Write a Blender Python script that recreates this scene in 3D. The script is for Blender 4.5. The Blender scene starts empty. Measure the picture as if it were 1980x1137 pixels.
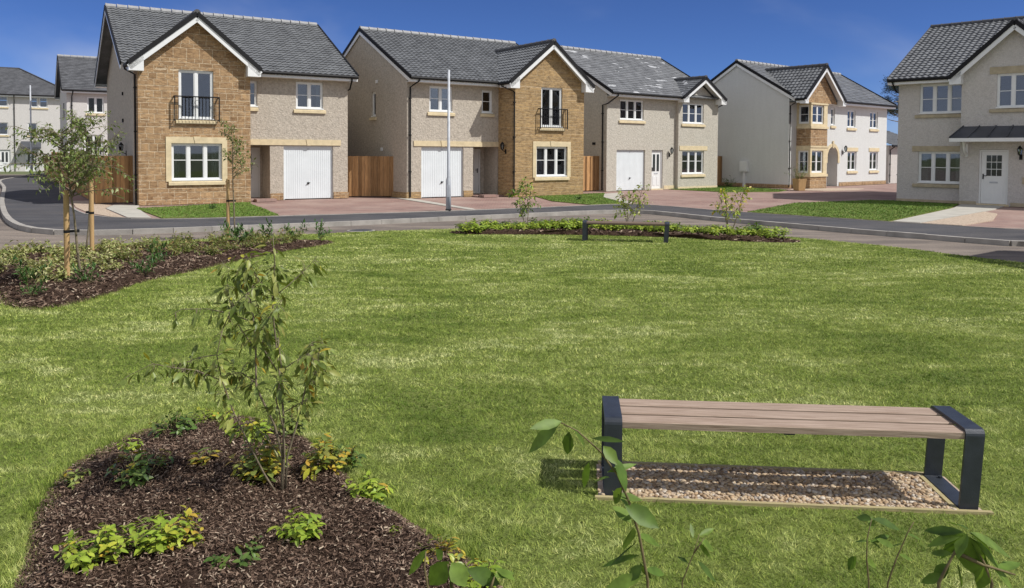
import bpy, bmesh, math, random
import numpy as np
from mathutils import Vector, Matrix
R = math.radians
rnd = random.Random(7)
sc = bpy.context.scene
COL = sc.collection

# ------------------------------------------------------------------ mesh builder
class MB:
    def __init__(s): s.v = []; s.f = []; s.M = None; s.mi = []; s.cur = 0
    def add(s, vs, fs):
        o = len(s.v)
        if s.M is not None: vs = [tuple(s.M @ Vector(p)) for p in vs]
        s.v.extend([tuple(p) for p in vs])
        for f in fs: s.f.append([i + o for i in f]); s.mi.append(s.cur)
    def poly(s, pts): s.add(pts, [list(range(len(pts)))])
    def box(s, x0, x1, y0, y1, z0, z1):
        if x0 > x1: x0, x1 = x1, x0
        if y0 > y1: y0, y1 = y1, y0
        if z0 > z1: z0, z1 = z1, z0
        s.add([(x0,y0,z0),(x1,y0,z0),(x1,y1,z0),(x0,y1,z0),(x0,y0,z1),(x1,y0,z1),(x1,y1,z1),(x0,y1,z1)],
              [(3,2,1,0),(4,5,6,7),(0,1,5,4),(1,2,6,5),(2,3,7,6),(3,0,4,7)])
    def tube(s, pts, rad, n=6, cap=True):
        pts = [Vector(p) for p in pts]
        if not hasattr(rad, '__len__'): rad = [rad] * len(pts)
        vs = []; fs = []; prev = None
        for i, p in enumerate(pts):
            t = (pts[min(i+1, len(pts)-1)] - pts[max(i-1, 0)])
            if t.length < 1e-9: t = Vector((0,0,1))
            t.normalize()
            a = prev if prev is not None else (Vector((1,0,0)) if abs(t.x) < .8 else Vector((0,1,0)))
            u = (a - t * a.dot(t))
            if u.length < 1e-6: u = t.orthogonal()
            u.normalize(); w = t.cross(u); prev = u
            for k in range(n):
                an = 2*math.pi*k/n
                vs.append(p + (u*math.cos(an) + w*math.sin(an))*rad[i])
        for i in range(len(pts)-1):
            for k in range(n):
                a = i*n+k; b = i*n+(k+1) % n
                fs.append((a, b, b+n, a+n))
        if cap:
            fs.append(tuple(reversed(range(n)))); fs.append(tuple(range(len(vs)-n, len(vs))))
        s.add(vs, fs)
    def beam(s, p, q, w, h, up=(0,0,1)):
        """box from p to q; w across, h along up (p,q at centre)"""
        p = Vector(p); q = Vector(q); t = (q-p).normalized(); up = Vector(up)
        up = (up - t*up.dot(t)).normalized(); sd = t.cross(up)
        vs = []
        for e in (p, q):
            for a, b in ((-1,-1),(1,-1),(1,1),(-1,1)): vs.append(e + sd*(a*w/2) + up*(b*h/2))
        s.add(vs, [(0,1,2,3),(7,6,5,4),(0,4,5,1),(1,5,6,2),(2,6,7,3),(3,7,4,0)])
    def mark(s):
        """start a new separate piece"""
        if not hasattr(s, 'cuts'): s.cuts = []
        s.cuts.append((len(s.v), len(s.f)))
    def build(s, name, mat, parent=None, **kw):
        if not getattr(s, 'cuts', None): return s.build1(name, mat, parent, **kw)
        cs = [(0,0)] + s.cuts + [(len(s.v), len(s.f))]; last = None
        for (v0,f0),(v1,f1) in zip(cs, cs[1:]):
            if v1 == v0: continue
            m = MB(); m.v = s.v[v0:v1]; m.f = [[i-v0 for i in f] for f in s.f[f0:f1]]; m.mi = s.mi[f0:f1]
            o = m.build1(name, mat, parent, **kw)
            last = last or o
        return last
    def build1(s, name, mat, parent=None, smooth=False, clip=None, props=None):
        me = bpy.data.meshes.new(name)
        me.from_pydata(s.v, [], s.f); 
        mats = mat if isinstance(mat, (list, tuple)) else [mat]
        for m in mats: me.materials.append(m)
        if len(mats) > 1: me.polygons.foreach_set('material_index', s.mi)
        if clip or not smooth:
            bm = bmesh.new(); bm.from_mesh(me)
            if clip:
                for co, no in clip:
                    bmesh.ops.bisect_plane(bm, geom=bm.verts[:]+bm.edges[:]+bm.faces[:], plane_co=co, plane_no=no, clear_inner=True)
            bm.to_mesh(me); bm.free()
        if smooth: me.polygons.foreach_set('use_smooth', [True]*len(me.polygons))
        me.update()
        o = bpy.data.objects.new(name, me); COL.objects.link(o)
        if parent is not None: o.parent = parent
        if props:
            for k, v in props.items(): o[k] = v
        return o

def thing(name, label, cat, loc=(0,0,0), rz=0, group=None):
    o = bpy.data.objects.new(name, None); COL.objects.link(o)
    o.empty_display_size = .3
    o.location = loc; o.rotation_euler = (0,0,rz); o['label'] = label; o['category'] = cat
    if group: o['group'] = group
    return o
def tag(o, label, cat, group=None):
    o['label'] = label; o['category'] = cat
    if group: o['group'] = group
    return o
def struct(o): o['kind'] = 'structure'; return o
def stuff(o, label=None, cat=None):
    o['kind'] = 'stuff'
    if label: o['label'] = label
    if cat: o['category'] = cat
    return o
def kids(o): return [c for c in bpy.data.objects if c.parent == o]
def copy_tree(o, parent=None):
    c = o.copy(); COL.objects.link(c); c.parent = parent
    for ch in kids(o): copy_tree(ch, c)
    return c

# ------------------------------------------------------------------ materials
class NT:
    def __init__(s, name):
        s.m = bpy.data.materials.new(name); s.m.use_nodes = True
        s.t = s.m.node_tree; s.n = s.t.nodes; s.l = s.t.links
        s.b = s.n['Principled BSDF']; s.out = s.n['Material Output']
    def node(s, typ, **kw):
        n = s.n.new(typ)
        for k, v in kw.items():
            if k.startswith('i_'): n.inputs[k[2:].replace('_', ' ')].default_value = v
            else: setattr(n, k, v)
        return n
    def link(s, a, b): s.l.new(a, b)
    def obj(s): return s.node('ShaderNodeTexCoord').outputs['Object']
    def mapping(s, vec, scale=(1,1,1), loc=(0,0,0)):
        m = s.node('ShaderNodeMapping'); m.inputs['Scale'].default_value = scale; m.inputs['Location'].default_value = loc
        s.link(vec, m.inputs['Vector']); return m.outputs[0]
    def noise(s, vec, scale, detail=3, rough=.55, out='Fac', dist=0):
        n = s.node('ShaderNodeTexNoise'); n.inputs['Scale'].default_value = scale; n.inputs['Detail'].default_value = detail
        n.inputs['Roughness'].default_value = rough; n.inputs['Distortion'].default_value = dist
        if vec is not None: s.link(vec, n.inputs['Vector'])
        return n.outputs[out]
    def ramp(s, fac, stops, interp='LINEAR'):
        r = s.node('ShaderNodeValToRGB'); s.link(fac, r.inputs[0]); e = r.color_ramp.elements; r.color_ramp.interpolation = interp
        while len(e) < len(stops): e.new(.5)
        for i, (p, c) in enumerate(stops):
            e[i].position = p; e[i].color = (c[0], c[1], c[2], 1) if hasattr(c, '__len__') else (c, c, c, 1)
        return r.outputs[0]
    def mix(s, fac, a, b, mode='MIX'):
        n = s.node('ShaderNodeMix', data_type='RGBA', blend_type=mode)
        for i, x in ((0, fac), (6, a), (7, b)):
            if hasattr(x, 'is_linked') or isinstance(x, bpy.types.NodeSocket): s.link(x, n.inputs[i])
            elif i == 0: n.inputs[0].default_value = x
            else: n.inputs[i].default_value = (x[0], x[1], x[2], 1)
        return n.outputs[2]
    def math(s, op, a, b=None):
        n = s.node('ShaderNodeMath', operation=op)
        for i, x in ((0, a), (1, b)):
            if x is None: continue
            if isinstance(x, bpy.types.NodeSocket): s.link(x, n.inputs[i])
            else: n.inputs[i].default_value = x
        return n.outputs[0]
    def wallvec(s):
        """(x+y, z, 0) in object space: works for every axis aligned wall"""
        o = s.obj(); sx = s.node('ShaderNodeSeparateXYZ'); s.link(o, sx.inputs[0])
        a = s.math('ADD', sx.outputs[0], sx.outputs[1])
        c = s.node('ShaderNodeCombineXYZ'); s.link(a, c.inputs[0]); s.link(sx.outputs[2], c.inputs[1])
        return c.outputs[0], a, sx.outputs[2]
    def col(s, c):
        if isinstance(c, bpy.types.NodeSocket): s.link(c, s.b.inputs['Base Color'])
        else: s.b.inputs['Base Color'].default_value = (c[0], c[1], c[2], 1)
    def rough(s, r):
        if isinstance(r, bpy.types.NodeSocket): s.link(r, s.b.inputs['Roughness'])
        else: s.b.inputs['Roughness'].default_value = r
    def bump(s, h, strength=.5, dist=.02):
        b = s.node('ShaderNodeBump'); b.inputs['Strength'].default_value = strength; b.inputs['Distance'].default_value = dist
        s.link(h, b.inputs['Height']); s.link(b.outputs[0], s.b.inputs['Normal'])
    def spec(s, v): s.b.inputs['Specular IOR Level'].default_value = v

def plain(name, c, rough=.6, var=.12, scale=6, spec=.4, bump=0.0):
    t = NT(name); o = t.obj(); n = t.noise(o, scale, 4)
    dk = tuple(x*(1-var) for x in c); lt = tuple(min(1, x*(1+var)) for x in c)
    t.col(t.ramp(n, [(.3, dk), (.7, lt)])); t.rough(rough); t.spec(spec)
    if bump: t.bump(t.noise(o, scale*12, 3), bump, .01)
    return t.m

def stone(name, c1, c2, mortar, bw=.42, rh=.2):
    t = NT(name); v, u, z = t.wallvec()
    zn = t.node('ShaderNodeTexNoise', noise_dimensions='1D'); zn.inputs['Scale'].default_value = 2.6; zn.inputs['Detail'].default_value = 1
    t.link(z, zn.inputs['W'])
    z2 = t.math('ADD', z, t.math('MULTIPLY', t.math('SUBTRACT', zn.outputs[0], .5), .28))
    wob = t.noise(v, 7, 2)
    z3 = t.math('ADD', z2, t.math('MULTIPLY', t.math('SUBTRACT', wob, .5), .022))
    c = t.node('ShaderNodeCombineXYZ'); t.link(u, c.inputs[0]); t.link(z3, c.inputs[1])
    def br(bw, rh, off, sq, sf):
        b = t.node('ShaderNodeTexBrick'); b.offset = off; b.squash = sq; b.squash_frequency = sf
        t.link(c.outputs[0], b.inputs['Vector'])
        b.inputs['Scale'].default_value = 1; b.inputs['Mortar Size'].default_value = .011; b.inputs['Mortar Smooth'].default_value = .25
        b.inputs['Brick Width'].default_value = bw; b.inputs['Row Height'].default_value = rh; b.inputs['Bias'].default_value = 0
        b.inputs['Color1'].default_value = (*c1, 1); b.inputs['Color2'].default_value = (*c2, 1); b.inputs['Mortar'].default_value = (*mortar, 1)
        return b
    a = br(bw, rh, .43, .62, 3); b = br(bw*.62, rh*.5, .37, 1.5, 2)
    sel = t.math('GREATER_THAN', t.noise(t.mapping(v, (1.1, 2.2, 1)), 1.0, 1), .56)
    colr = t.mix(sel, a.outputs[0], b.outputs[0]); 
    facm = t.node('ShaderNodeMix', data_type='FLOAT'); t.link(sel, facm.inputs[0]); t.link(a.outputs[1], facm.inputs[2]); t.link(b.outputs[1], facm.inputs[3])
    mf = facm.outputs[0]
    n1 = t.noise(t.mapping(v, (3, 7, 1)), 1.6, 4); n2 = t.noise(t.mapping(v, (1, 3, 1)), 14, 4)
    colr = t.mix(1, colr, t.ramp(n1, [(.28, (.62,.55,.5)), (.5, (1,1,1)), (.75, (1.3,1.22,1.1))]), 'MULTIPLY')
    colr = t.mix(1, colr, t.ramp(n2, [(.3, (.78,.76,.74)), (.7, (1.15,1.15,1.15))]), 'MULTIPLY')
    t.col(colr); t.rough(.88); t.spec(.25)
    h = t.math('ADD', t.math('MULTIPLY', mf, -1.3), t.math('ADD', n2, t.math('MULTIPLY', n1, .8)))
    t.bump(h, .8, .022)
    return t.m

def harl(name, c, contrast=.28, size=26, warm=(1,.96,.9)):
    t = NT(name); v = t.obj()
    n0 = t.noise(v, 1.3, 3); n1 = t.noise(v, 9, 6, .7); vo = t.node('ShaderNodeTexVoronoi'); vo.inputs['Scale'].default_value = size; t.link(v, vo.inputs['Vector'])
    spk = t.ramp(vo.outputs['Color'], [(.1, 1-contrast), (.6, 1.0), (.95, 1+contrast*.6)])
    base = t.mix(t.math('MULTIPLY', n0, .6), c, tuple(a*b*.9 for a, b in zip(c, warm)))
    base = t.mix(1, base, t.ramp(n1, [(.3, 1-contrast), (.5, 1.), (.72, 1+contrast*.55)]), 'MULTIPLY')
    base = t.mix(1, base, spk, 'MULTIPLY')
    # faint vertical weather streaks
    st = t.noise(t.mapping(v, (3.2, 3.2, .25)), 1.5, 3)
    base = t.mix(1, base, t.ramp(st, [(.3, .965), (.6, 1.0)]), 'MULTIPLY')
    t.col(base); t.rough(.92); t.spec(.15)
    t.bump(t.math('ADD', vo.outputs['Distance'], n1), .5, .02)
    return t.m

def tiles_mat(name, c, patches=False, rough=.5):
    t = NT(name); v = t.obj(); rp = t.node('ShaderNodeNewGeometry').outputs['Random Per Island']
    n = t.noise(v, 2.2, 5); n2 = t.noise(v, 24, 3)
    k = t.mix(1, c, t.ramp(n, [(.3, .75), (.7, 1.3)]), 'MULTIPLY')
    k = t.mix(1, k, t.ramp(n2, [(.3, .8), (.7, 1.2)]), 'MULTIPLY')
    k = t.mix(1, k, t.ramp(rp, [(0, .86), (1, 1.14)]), 'MULTIPLY')
    if patches:
        p = t.noise(t.mapping(v, (.75, 1.7, 2.6), (2.3, 1.2, .4)), 1.3, 3, .5)
        k = t.mix(t.ramp(p, [(.645, 0.), (.67, .75)]), k, (.62, .63, .64))
    t.col(k); t.rough(rough); t.spec(.5); t.bump(n2, .25, .01)
    return t.m

def glass_mat():
    t = NT('window_glass'); t.n.remove(t.b)
    g = t.node('ShaderNodeBsdfGlossy'); g.inputs[0].default_value = (.9,.93,1,1); g.inputs[1].default_value = .02
    n = t.noise(t.obj(), .8, 2); b = t.node('ShaderNodeBump'); b.inputs['Strength'].default_value = .06; b.inputs['Distance'].default_value = .05; t.link(n, b.inputs['Height']); t.link(b.outputs[0], g.inputs['Normal'])
    tr = t.node('ShaderNodeBsdfTransparent'); tr.inputs[0].default_value = (.66,.7,.7,1)
    f = t.node('ShaderNodeFresnel'); f.inputs[0].default_value = 2.0
    mx = t.node('ShaderNodeMixShader'); t.link(f.outputs[0], mx.inputs[0]); t.link(tr.outputs[0], mx.inputs[1]); t.link(g.outputs[0], mx.inputs[2]); t.link(mx.outputs[0], t.out.inputs[0]); return t.m

def leaf_mat(name, cols, rough=.45, trans=.25, spec=.4):
    t = NT(name); rp = t.node('ShaderNodeNewGeometry').outputs['Random Per Island']
    stops = [(i/(len(cols)-1) if len(cols) > 1 else 0, c) for i, c in enumerate(cols)]
    k = t.ramp(rp, stops)
    n = t.noise(t.obj(), 30, 2)
    k = t.mix(1, k, t.ramp(n, [(.3, .75), (.7, 1.25)]), 'MULTIPLY')
    t.col(k); t.rough(rough); t.spec(spec)
    tr = t.node('ShaderNodeBsdfTranslucent'); k2 = t.mix(1, k, (1.3,1.35,.6), 'MULTIPLY'); t.link(k2, tr.inputs[0])
    mx = t.node('ShaderNodeMixShader'); mx.inputs[0].default_value = trans
    t.link(t.b.outputs[0], mx.inputs[1]); t.link(tr.outputs[0], mx.inputs[2]); t.link(mx.outputs[0], t.out.inputs[0])
    return t.m

M = {}
M['stoneA'] = stone('golden_rubble_stone', (.42,.285,.16), (.285,.185,.1), (.57,.46,.32), .44, .21)
M['stoneB'] = stone('buff_split_stone', (.43,.3,.15), (.31,.215,.11), (.46,.35,.215), .5, .105)
M['buff'] = plain('buff_cast_stone', (.62,.52,.335), .8, .12, 5, .25, .3)
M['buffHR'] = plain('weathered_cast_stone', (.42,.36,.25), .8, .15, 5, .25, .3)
M['harlA'] = harl('beige_roughcast', (.475,.43,.365), .17, 17)
M['harlB'] = harl('grey_beige_roughcast', (.5,.475,.415), .14, 18)
M['harlW'] = harl('white_render', (.66,.67,.65), .05, 60, (1,1,1))
M['harlR'] = harl('cream_roughcast', (.57,.55,.525), .11, 30)
M['harlG'] = harl('pale_grey_render', (.62,.6,.57), .08, 30, (1,1,1))
M['upvc'] = plain('white_upvc', (.74,.75,.74), .3, .03, 3, .5)
M['paint'] = plain('white_painted_metal', (.7,.745,.76), .38, .04, 2, .5)
M['black'] = plain('black_plastic', (.01,.01,.011), .6, .1, 5, .25)
M['glass'] = glass_mat(); M['room'] = plain('interior_plaster', (.42,.4,.36), .9, .06, 2, .1); M['curtain'] = plain('pale_curtain_fabric', (.62,.6,.56), .9, .08, 9, .1)
M['doorglass'] = plain('dark_door_glass', (.03,.035,.04), .06, .1, 2, .8)
M['tileA'] = tiles_mat('grey_pantile', (.15,.155,.158), rough=.42)
M['tileB'] = tiles_mat('grey_pantile_bluish', (.14,.145,.15), rough=.45)
M['tileF'] = tiles_mat('flat_grey_tile', (.15,.154,.158), True, .55)
M['tileD'] = tiles_mat('dark_flat_tile', (.09,.092,.097), False, .6)
M['ridge'] = plain('ridge_tile', (.08,.08,.085), .6, .2, 8, .4)
M['ridgeL'] = plain('pale_ridge_tile', (.3,.3,.3), .6, .15, 8, .4)
M['lead'] = plain('standing_seam_metal', (.06,.065,.075), .5, .2, 2, .5)
M['steel'] = plain('blue_grey_coated_steel', (.028,.034,.044), .4, .25, 14, .5, .15)
M['galv'] = plain('pale_galvanised_steel', (.45,.47,.5), .45, .15, 6, .5)

def wood(name, c, c2, scale=(1,1,14), rough=.75, rpv=.25):
    t = NT(name); v = t.mapping(t.obj(), scale); n = t.noise(v, 2.5, 5, .6, dist=.6)
    k = t.ramp(n, [(.3, c2), (.7, c)]); rp = t.node('ShaderNodeNewGeometry').outputs['Random Per Island']
    k = t.mix(1, k, t.ramp(rp, [(0, 1-rpv), (1, 1+rpv)]), 'MULTIPLY')
    t.col(k); t.rough(rough); t.spec(.25); t.bump(n, .35, .01); return t.m
M['fence'] = wood('brown_stained_timber', (.5,.29,.13), (.27,.15,.065), (9,9,.8), .8, .4)
M['slat'] = wood('weathered_hardwood', (.42,.325,.255), (.235,.165,.12), (1.6,34,34), .7, .14)
M['slat2'] = wood('shade_darkened_hardwood', (.2,.145,.11), (.12,.085,.06), (1.6,34,34), .7, .14)  # bench wood darkened: the far seat's shaded underside put into the colour
M['stake'] = wood('pine_stake', (.5,.335,.16), (.38,.24,.11), (9,9,1), .75, .1)
M['edging'] = wood('treated_timber_edging', (.42,.36,.19), (.3,.25,.13), (2,30,30), .8, .2)
M['bark'] = plain('young_grey_bark', (.2,.165,.11), .8, .3, 30, .2, .5)
M['twig'] = plain('green_brown_twig', (.15,.12,.06), .7, .3, 30, .2)

def ground_mats():
    # lawn base
    t = NT('lawn_soil_and_thatch'); v = t.obj(); n = t.noise(v, .55, 5, .6); n2 = t.noise(v, 30, 4, .7)
    k = t.ramp(n, [(.3, (.13,.17,.04)), (.55, (.19,.23,.06)), (.75, (.27,.3,.11))])
    k = t.mix(1, k, t.ramp(n2, [(.3, .45), (.7, 1.2)]), 'MULTIPLY'); t.col(k); t.rough(.95); t.spec(.1); t.bump(n2, 1, .03); M['lawn'] = t.m
    # grass blades
    t = NT('mown_grass_blades'); v = t.obj(); rp = t.node('ShaderNodeNewGeometry').outputs['Random Per Island']
    n = t.noise(t.mapping(v, (.55, 1.25, 1)), .75, 5, .62, dist=.4); nl = t.noise(t.mapping(v, (.7, 1.5, 1)), 2.4, 4, .65)
    nn = t.math('ADD', t.math('MULTIPLY', n, .45), t.math('ADD', t.math('MULTIPLY', nl, .35), t.math('MULTIPLY', t.noise(v, 9, 3, .65), .2)))
    k = t.ramp(nn, [(.4, (.12,.195,.026)), (.465, (.24,.325,.058)), (.525, (.38,.455,.12)), (.6, (.62,.67,.3))])
    g = t.ramp(rp, [(0, (.4,.45,.38)), (.45, (1,1,1)), (.82, (1.3,1.25,1.25)), (.93, (1.75,1.5,1.7))])
    k = t.mix(1, k, g, 'MULTIPLY'); t.col(k); t.rough(.6); t.spec(.25)
    tr = t.node('ShaderNodeBsdfTranslucent'); t.link(k, tr.inputs[0]); mx = t.node('ShaderNodeMixShader'); mx.inputs[0].default_value = .3
    t.link(t.b.outputs[0], mx.inputs[1]); t.link(tr.outputs[0], mx.inputs[2]); t.link(mx.outputs[0], t.out.inputs[0]); M['blade'] = t.m
    t = NT('front_garden_grass'); rp = t.node('ShaderNodeNewGeometry').outputs['Random Per Island']; n = t.noise(t.obj(), 1.2, 4)
    k = t.mix(1, t.ramp(n, [(.3, (.08,.16,.02)), (.7, (.14,.235,.035))]), t.ramp(rp, [(0, .7), (1, 1.3)]), 'MULTIPLY'); t.col(k); t.rough(.6); t.spec(.25); M['blade2'] = t.m
    # asphalt road, dusty
    def asph(name, a, b, dust, amt):
        t = NT(name); v = t.obj(); n = t.noise(v, .35, 5, .6); n2 = t.noise(v, 60, 2, .7); n3 = t.noise(t.mapping(v, (.25,.9,1)), 1.6, 5, .65)
        k = t.ramp(n, [(.35, a), (.65, b)]); k = t.mix(t.ramp(n3, [(.42, 0.), (.62, amt)]), k, dust)
        k = t.mix(1, k, t.ramp(n2, [(.3, .7), (.7, 1.25)]), 'MULTIPLY'); t.col(k); t.rough(.9); t.spec(.2); t.bump(n2, .5, .01); return t.m
    M['road'] = asph('dusty_road_asphalt', (.135,.115,.1), (.18,.152,.13), (.27,.225,.185), .8)
    M['path'] = asph('dark_footpath_asphalt', (.055,.055,.06), (.08,.08,.086), (.13,.12,.115), .45)
    # block paving
    t = NT('red_block_paving'); v = t.obj()
    b = t.node('ShaderNodeTexBrick'); t.link(v, b.inputs['Vector']); b.inputs['Scale'].default_value = 1; b.inputs['Brick Width'].default_value = .21; b.inputs['Row Height'].default_value = .105
    b.inputs['Mortar Size'].default_value = .006; b.inputs['Color1'].default_value = (.3,.185,.155,1); b.inputs['Color2'].default_value = (.22,.14,.125,1); b.inputs['Mortar'].default_value = (.12,.09,.075,1)
    n = t.noise(v, .6, 5, .65); k = t.mix(t.ramp(n, [(.38, .05), (.68, .7)]), b.outputs[0], (.38,.285,.24)); t.col(k); t.rough(.85); t.spec(.2); t.bump(b.outputs[1], -.3, .01); M['block'] = t.m
    M['slab'] = plain('pale_paving_slab', (.42,.4,.35), .85, .12, 2, .2, .3)
    M['kerb'] = plain('concrete_kerb', (.33,.31,.28), .85, .22, 2.5, .2, .4)
    t = NT('pea_gravel_bed'); v = t.obj(); vo = t.node('ShaderNodeTexVoronoi'); vo.inputs['Scale'].default_value = 30; t.link(v, vo.inputs['Vector'])
    k = t.ramp(vo.outputs['Color'], [(0, (.26,.2,.145)), (.5, (.44,.34,.25)), (1, (.56,.47,.36))]); t.col(k); t.rough(.8); t.bump(vo.outputs['Distance'], -1, .03); M['gravel'] = t.m
    t = NT('pebble_stone'); rp = t.node('ShaderNodeNewGeometry').outputs['Random Per Island']
    t.col(t.ramp(rp, [(0, (.22,.15,.09)), (.25, (.4,.28,.165)), (.5, (.48,.38,.25)), (.75, (.33,.25,.18)), (.9, (.56,.5,.41)), (1, (.2,.17,.15))])); t.rough(.7); t.spec(.3); M['pebble'] = t.m
    t = NT('bark_mulch_soil'); v = t.obj(); n = t.noise(v, 26, 6, .75); n2 = t.noise(t.mapping(v, (1,2.5,1)), 60, 3, .7)
    t.col(t.ramp(n, [(.3, (.03,.018,.012)), (.5, (.07,.043,.03)), (.7, (.13,.085,.06))])); t.rough(.95); t.spec(.1); t.bump(t.math('ADD', n, n2), 1, .03); M['mulch'] = t.m
    t = NT('bark_chip'); rp = t.node('ShaderNodeNewGeometry').outputs['Random Per Island']
    t.col(t.ramp(rp, [(0, (.04,.024,.017)), (.45, (.11,.07,.048)), (.75, (.18,.12,.085)), (.93, (.28,.205,.15)), (1, (.5,.41,.3))])); t.rough(.85); t.spec(.2); M['chip'] = t.m
    t = NT('distant_ground'); n = t.noise(t.obj(), .05, 5); t.col(t.ramp(n, [(.3, (.07,.1,.03)), (.7, (.13,.14,.06))])); t.rough(1); M['far'] = t.m
ground_mats()
LV = {
 'sapling': leaf_mat('olive_sapling_leaf', [(.1,.14,.03), (.17,.22,.045), (.24,.29,.065), (.13,.18,.04), (.3,.33,.08), (.24,.23,.06)]),
 'young': leaf_mat('young_tree_leaf', [(.08,.125,.03), (.14,.19,.045), (.2,.25,.065), (.11,.15,.04), (.3,.32,.13)]),
 'lime': leaf_mat('lime_green_leaf', [(.2,.3,.03), (.32,.42,.045), (.15,.24,.03), (.42,.47,.06), (.24,.34,.04)], .5),
 'green': leaf_mat('mid_green_leaf', [(.08,.15,.03), (.14,.22,.045), (.06,.11,.025), (.2,.27,.06)], .38),
 'dark': leaf_mat('dark_glossy_leaf', [(.035,.085,.02), (.06,.13,.03), (.1,.18,.045)], .5, .15, .25),
 'varieg': leaf_mat('cream_edged_leaf', [(.24,.27,.075), (.4,.41,.15), (.14,.19,.045), (.54,.52,.26), (.25,.18,.07)], .6),
 'brown': leaf_mat('brownish_leaf', [(.15,.17,.045), (.28,.26,.09), (.11,.16,.035), (.2,.27,.06), (.3,.19,.07)], .6),
 'near': leaf_mat('fresh_laurel_leaf', [(.085,.15,.025), (.14,.22,.035), (.17,.25,.045), (.055,.1,.02)], .5, .35, .3),
 'yellow': leaf_mat('yellow_tinged_leaf', [(.34,.38,.04), (.45,.42,.05), (.5,.3,.05), (.25,.33,.04)], .4),
 'pine': leaf_mat('pine_needles', [(.012,.022,.012), (.025,.04,.02)], .7, .05),
}
# ------------------------------------------------------------------ house helpers
def clip_poly(P, a, b, c):
    """keep a*x + b*z <= c"""
    out = []
    for i in range(len(P)):
        p, q = P[i-1], P[i]; dp = a*p[0]+b*p[1]-c; dq = a*q[0]+b*q[1]-c
        if dq <= 1e-9:
            if dp > 1e-9: t = dp/(dp-dq); out.append((p[0]+(q[0]-p[0])*t, p[1]+(q[1]-p[1])*t))
            out.append(q)
        elif dp <= 1e-9: t = dp/(dp-dq); out.append((p[0]+(q[0]-p[0])*t, p[1]+(q[1]-p[1])*t))
    return out
def wall(mb, x0, x1, z0, z1, ops=(), y=0, depth=.12, lines=()):
    """wall in x-z plane facing -y, openings (x0,x1,z0,z1), lines: half planes a*x+b*z<=c; reveals go to y+depth"""
    if x0 > x1: x0, x1 = x1, x0
    ops = [(min(o[0],o[1]), max(o[0],o[1]), o[2], o[3]) for o in ops]
    xs = sorted({x0, x1, *[v for o in ops for v in o[:2] if x0 < v < x1]}); zs = sorted({z0, z1, *[v for o in ops for v in o[2:] if z0 < v < z1]})
    for i in range(len(xs)-1):
        for j in range(len(zs)-1):
            cx = (xs[i]+xs[i+1])/2; cz = (zs[j]+zs[j+1])/2
            if any(o[0] < cx < o[1] and o[2] < cz < o[3] for o in ops): continue
            P = [(xs[i],zs[j]),(xs[i+1],zs[j]),(xs[i+1],zs[j+1]),(xs[i],zs[j+1])]
            for l in lines: P = clip_poly(P, *l)
            if len(P) > 2: mb.poly([(p[0], y, p[1]) for p in P])
    for a, b, c, d in ops:
        Y = y+depth
        mb.poly([(a,y,c),(a,Y,c),(a,Y,d),(a,y,d)]); mb.poly([(b,y,d),(b,Y,d),(b,Y,c),(b,y,c)])
        mb.poly([(a,y,d),(a,Y,d),(b,Y,d),(b,y,d)])
        if c > z0+.01: mb.poly([(a,y,c),(b,y,c),(b,Y,c),(a,Y,c)])
ID = Matrix.Identity(4)
def TR(x, y, z=0, rz=0): return Matrix.Translation((x,y,z)) @ Matrix.Rotation(R(rz), 4, 'Z')

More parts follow.
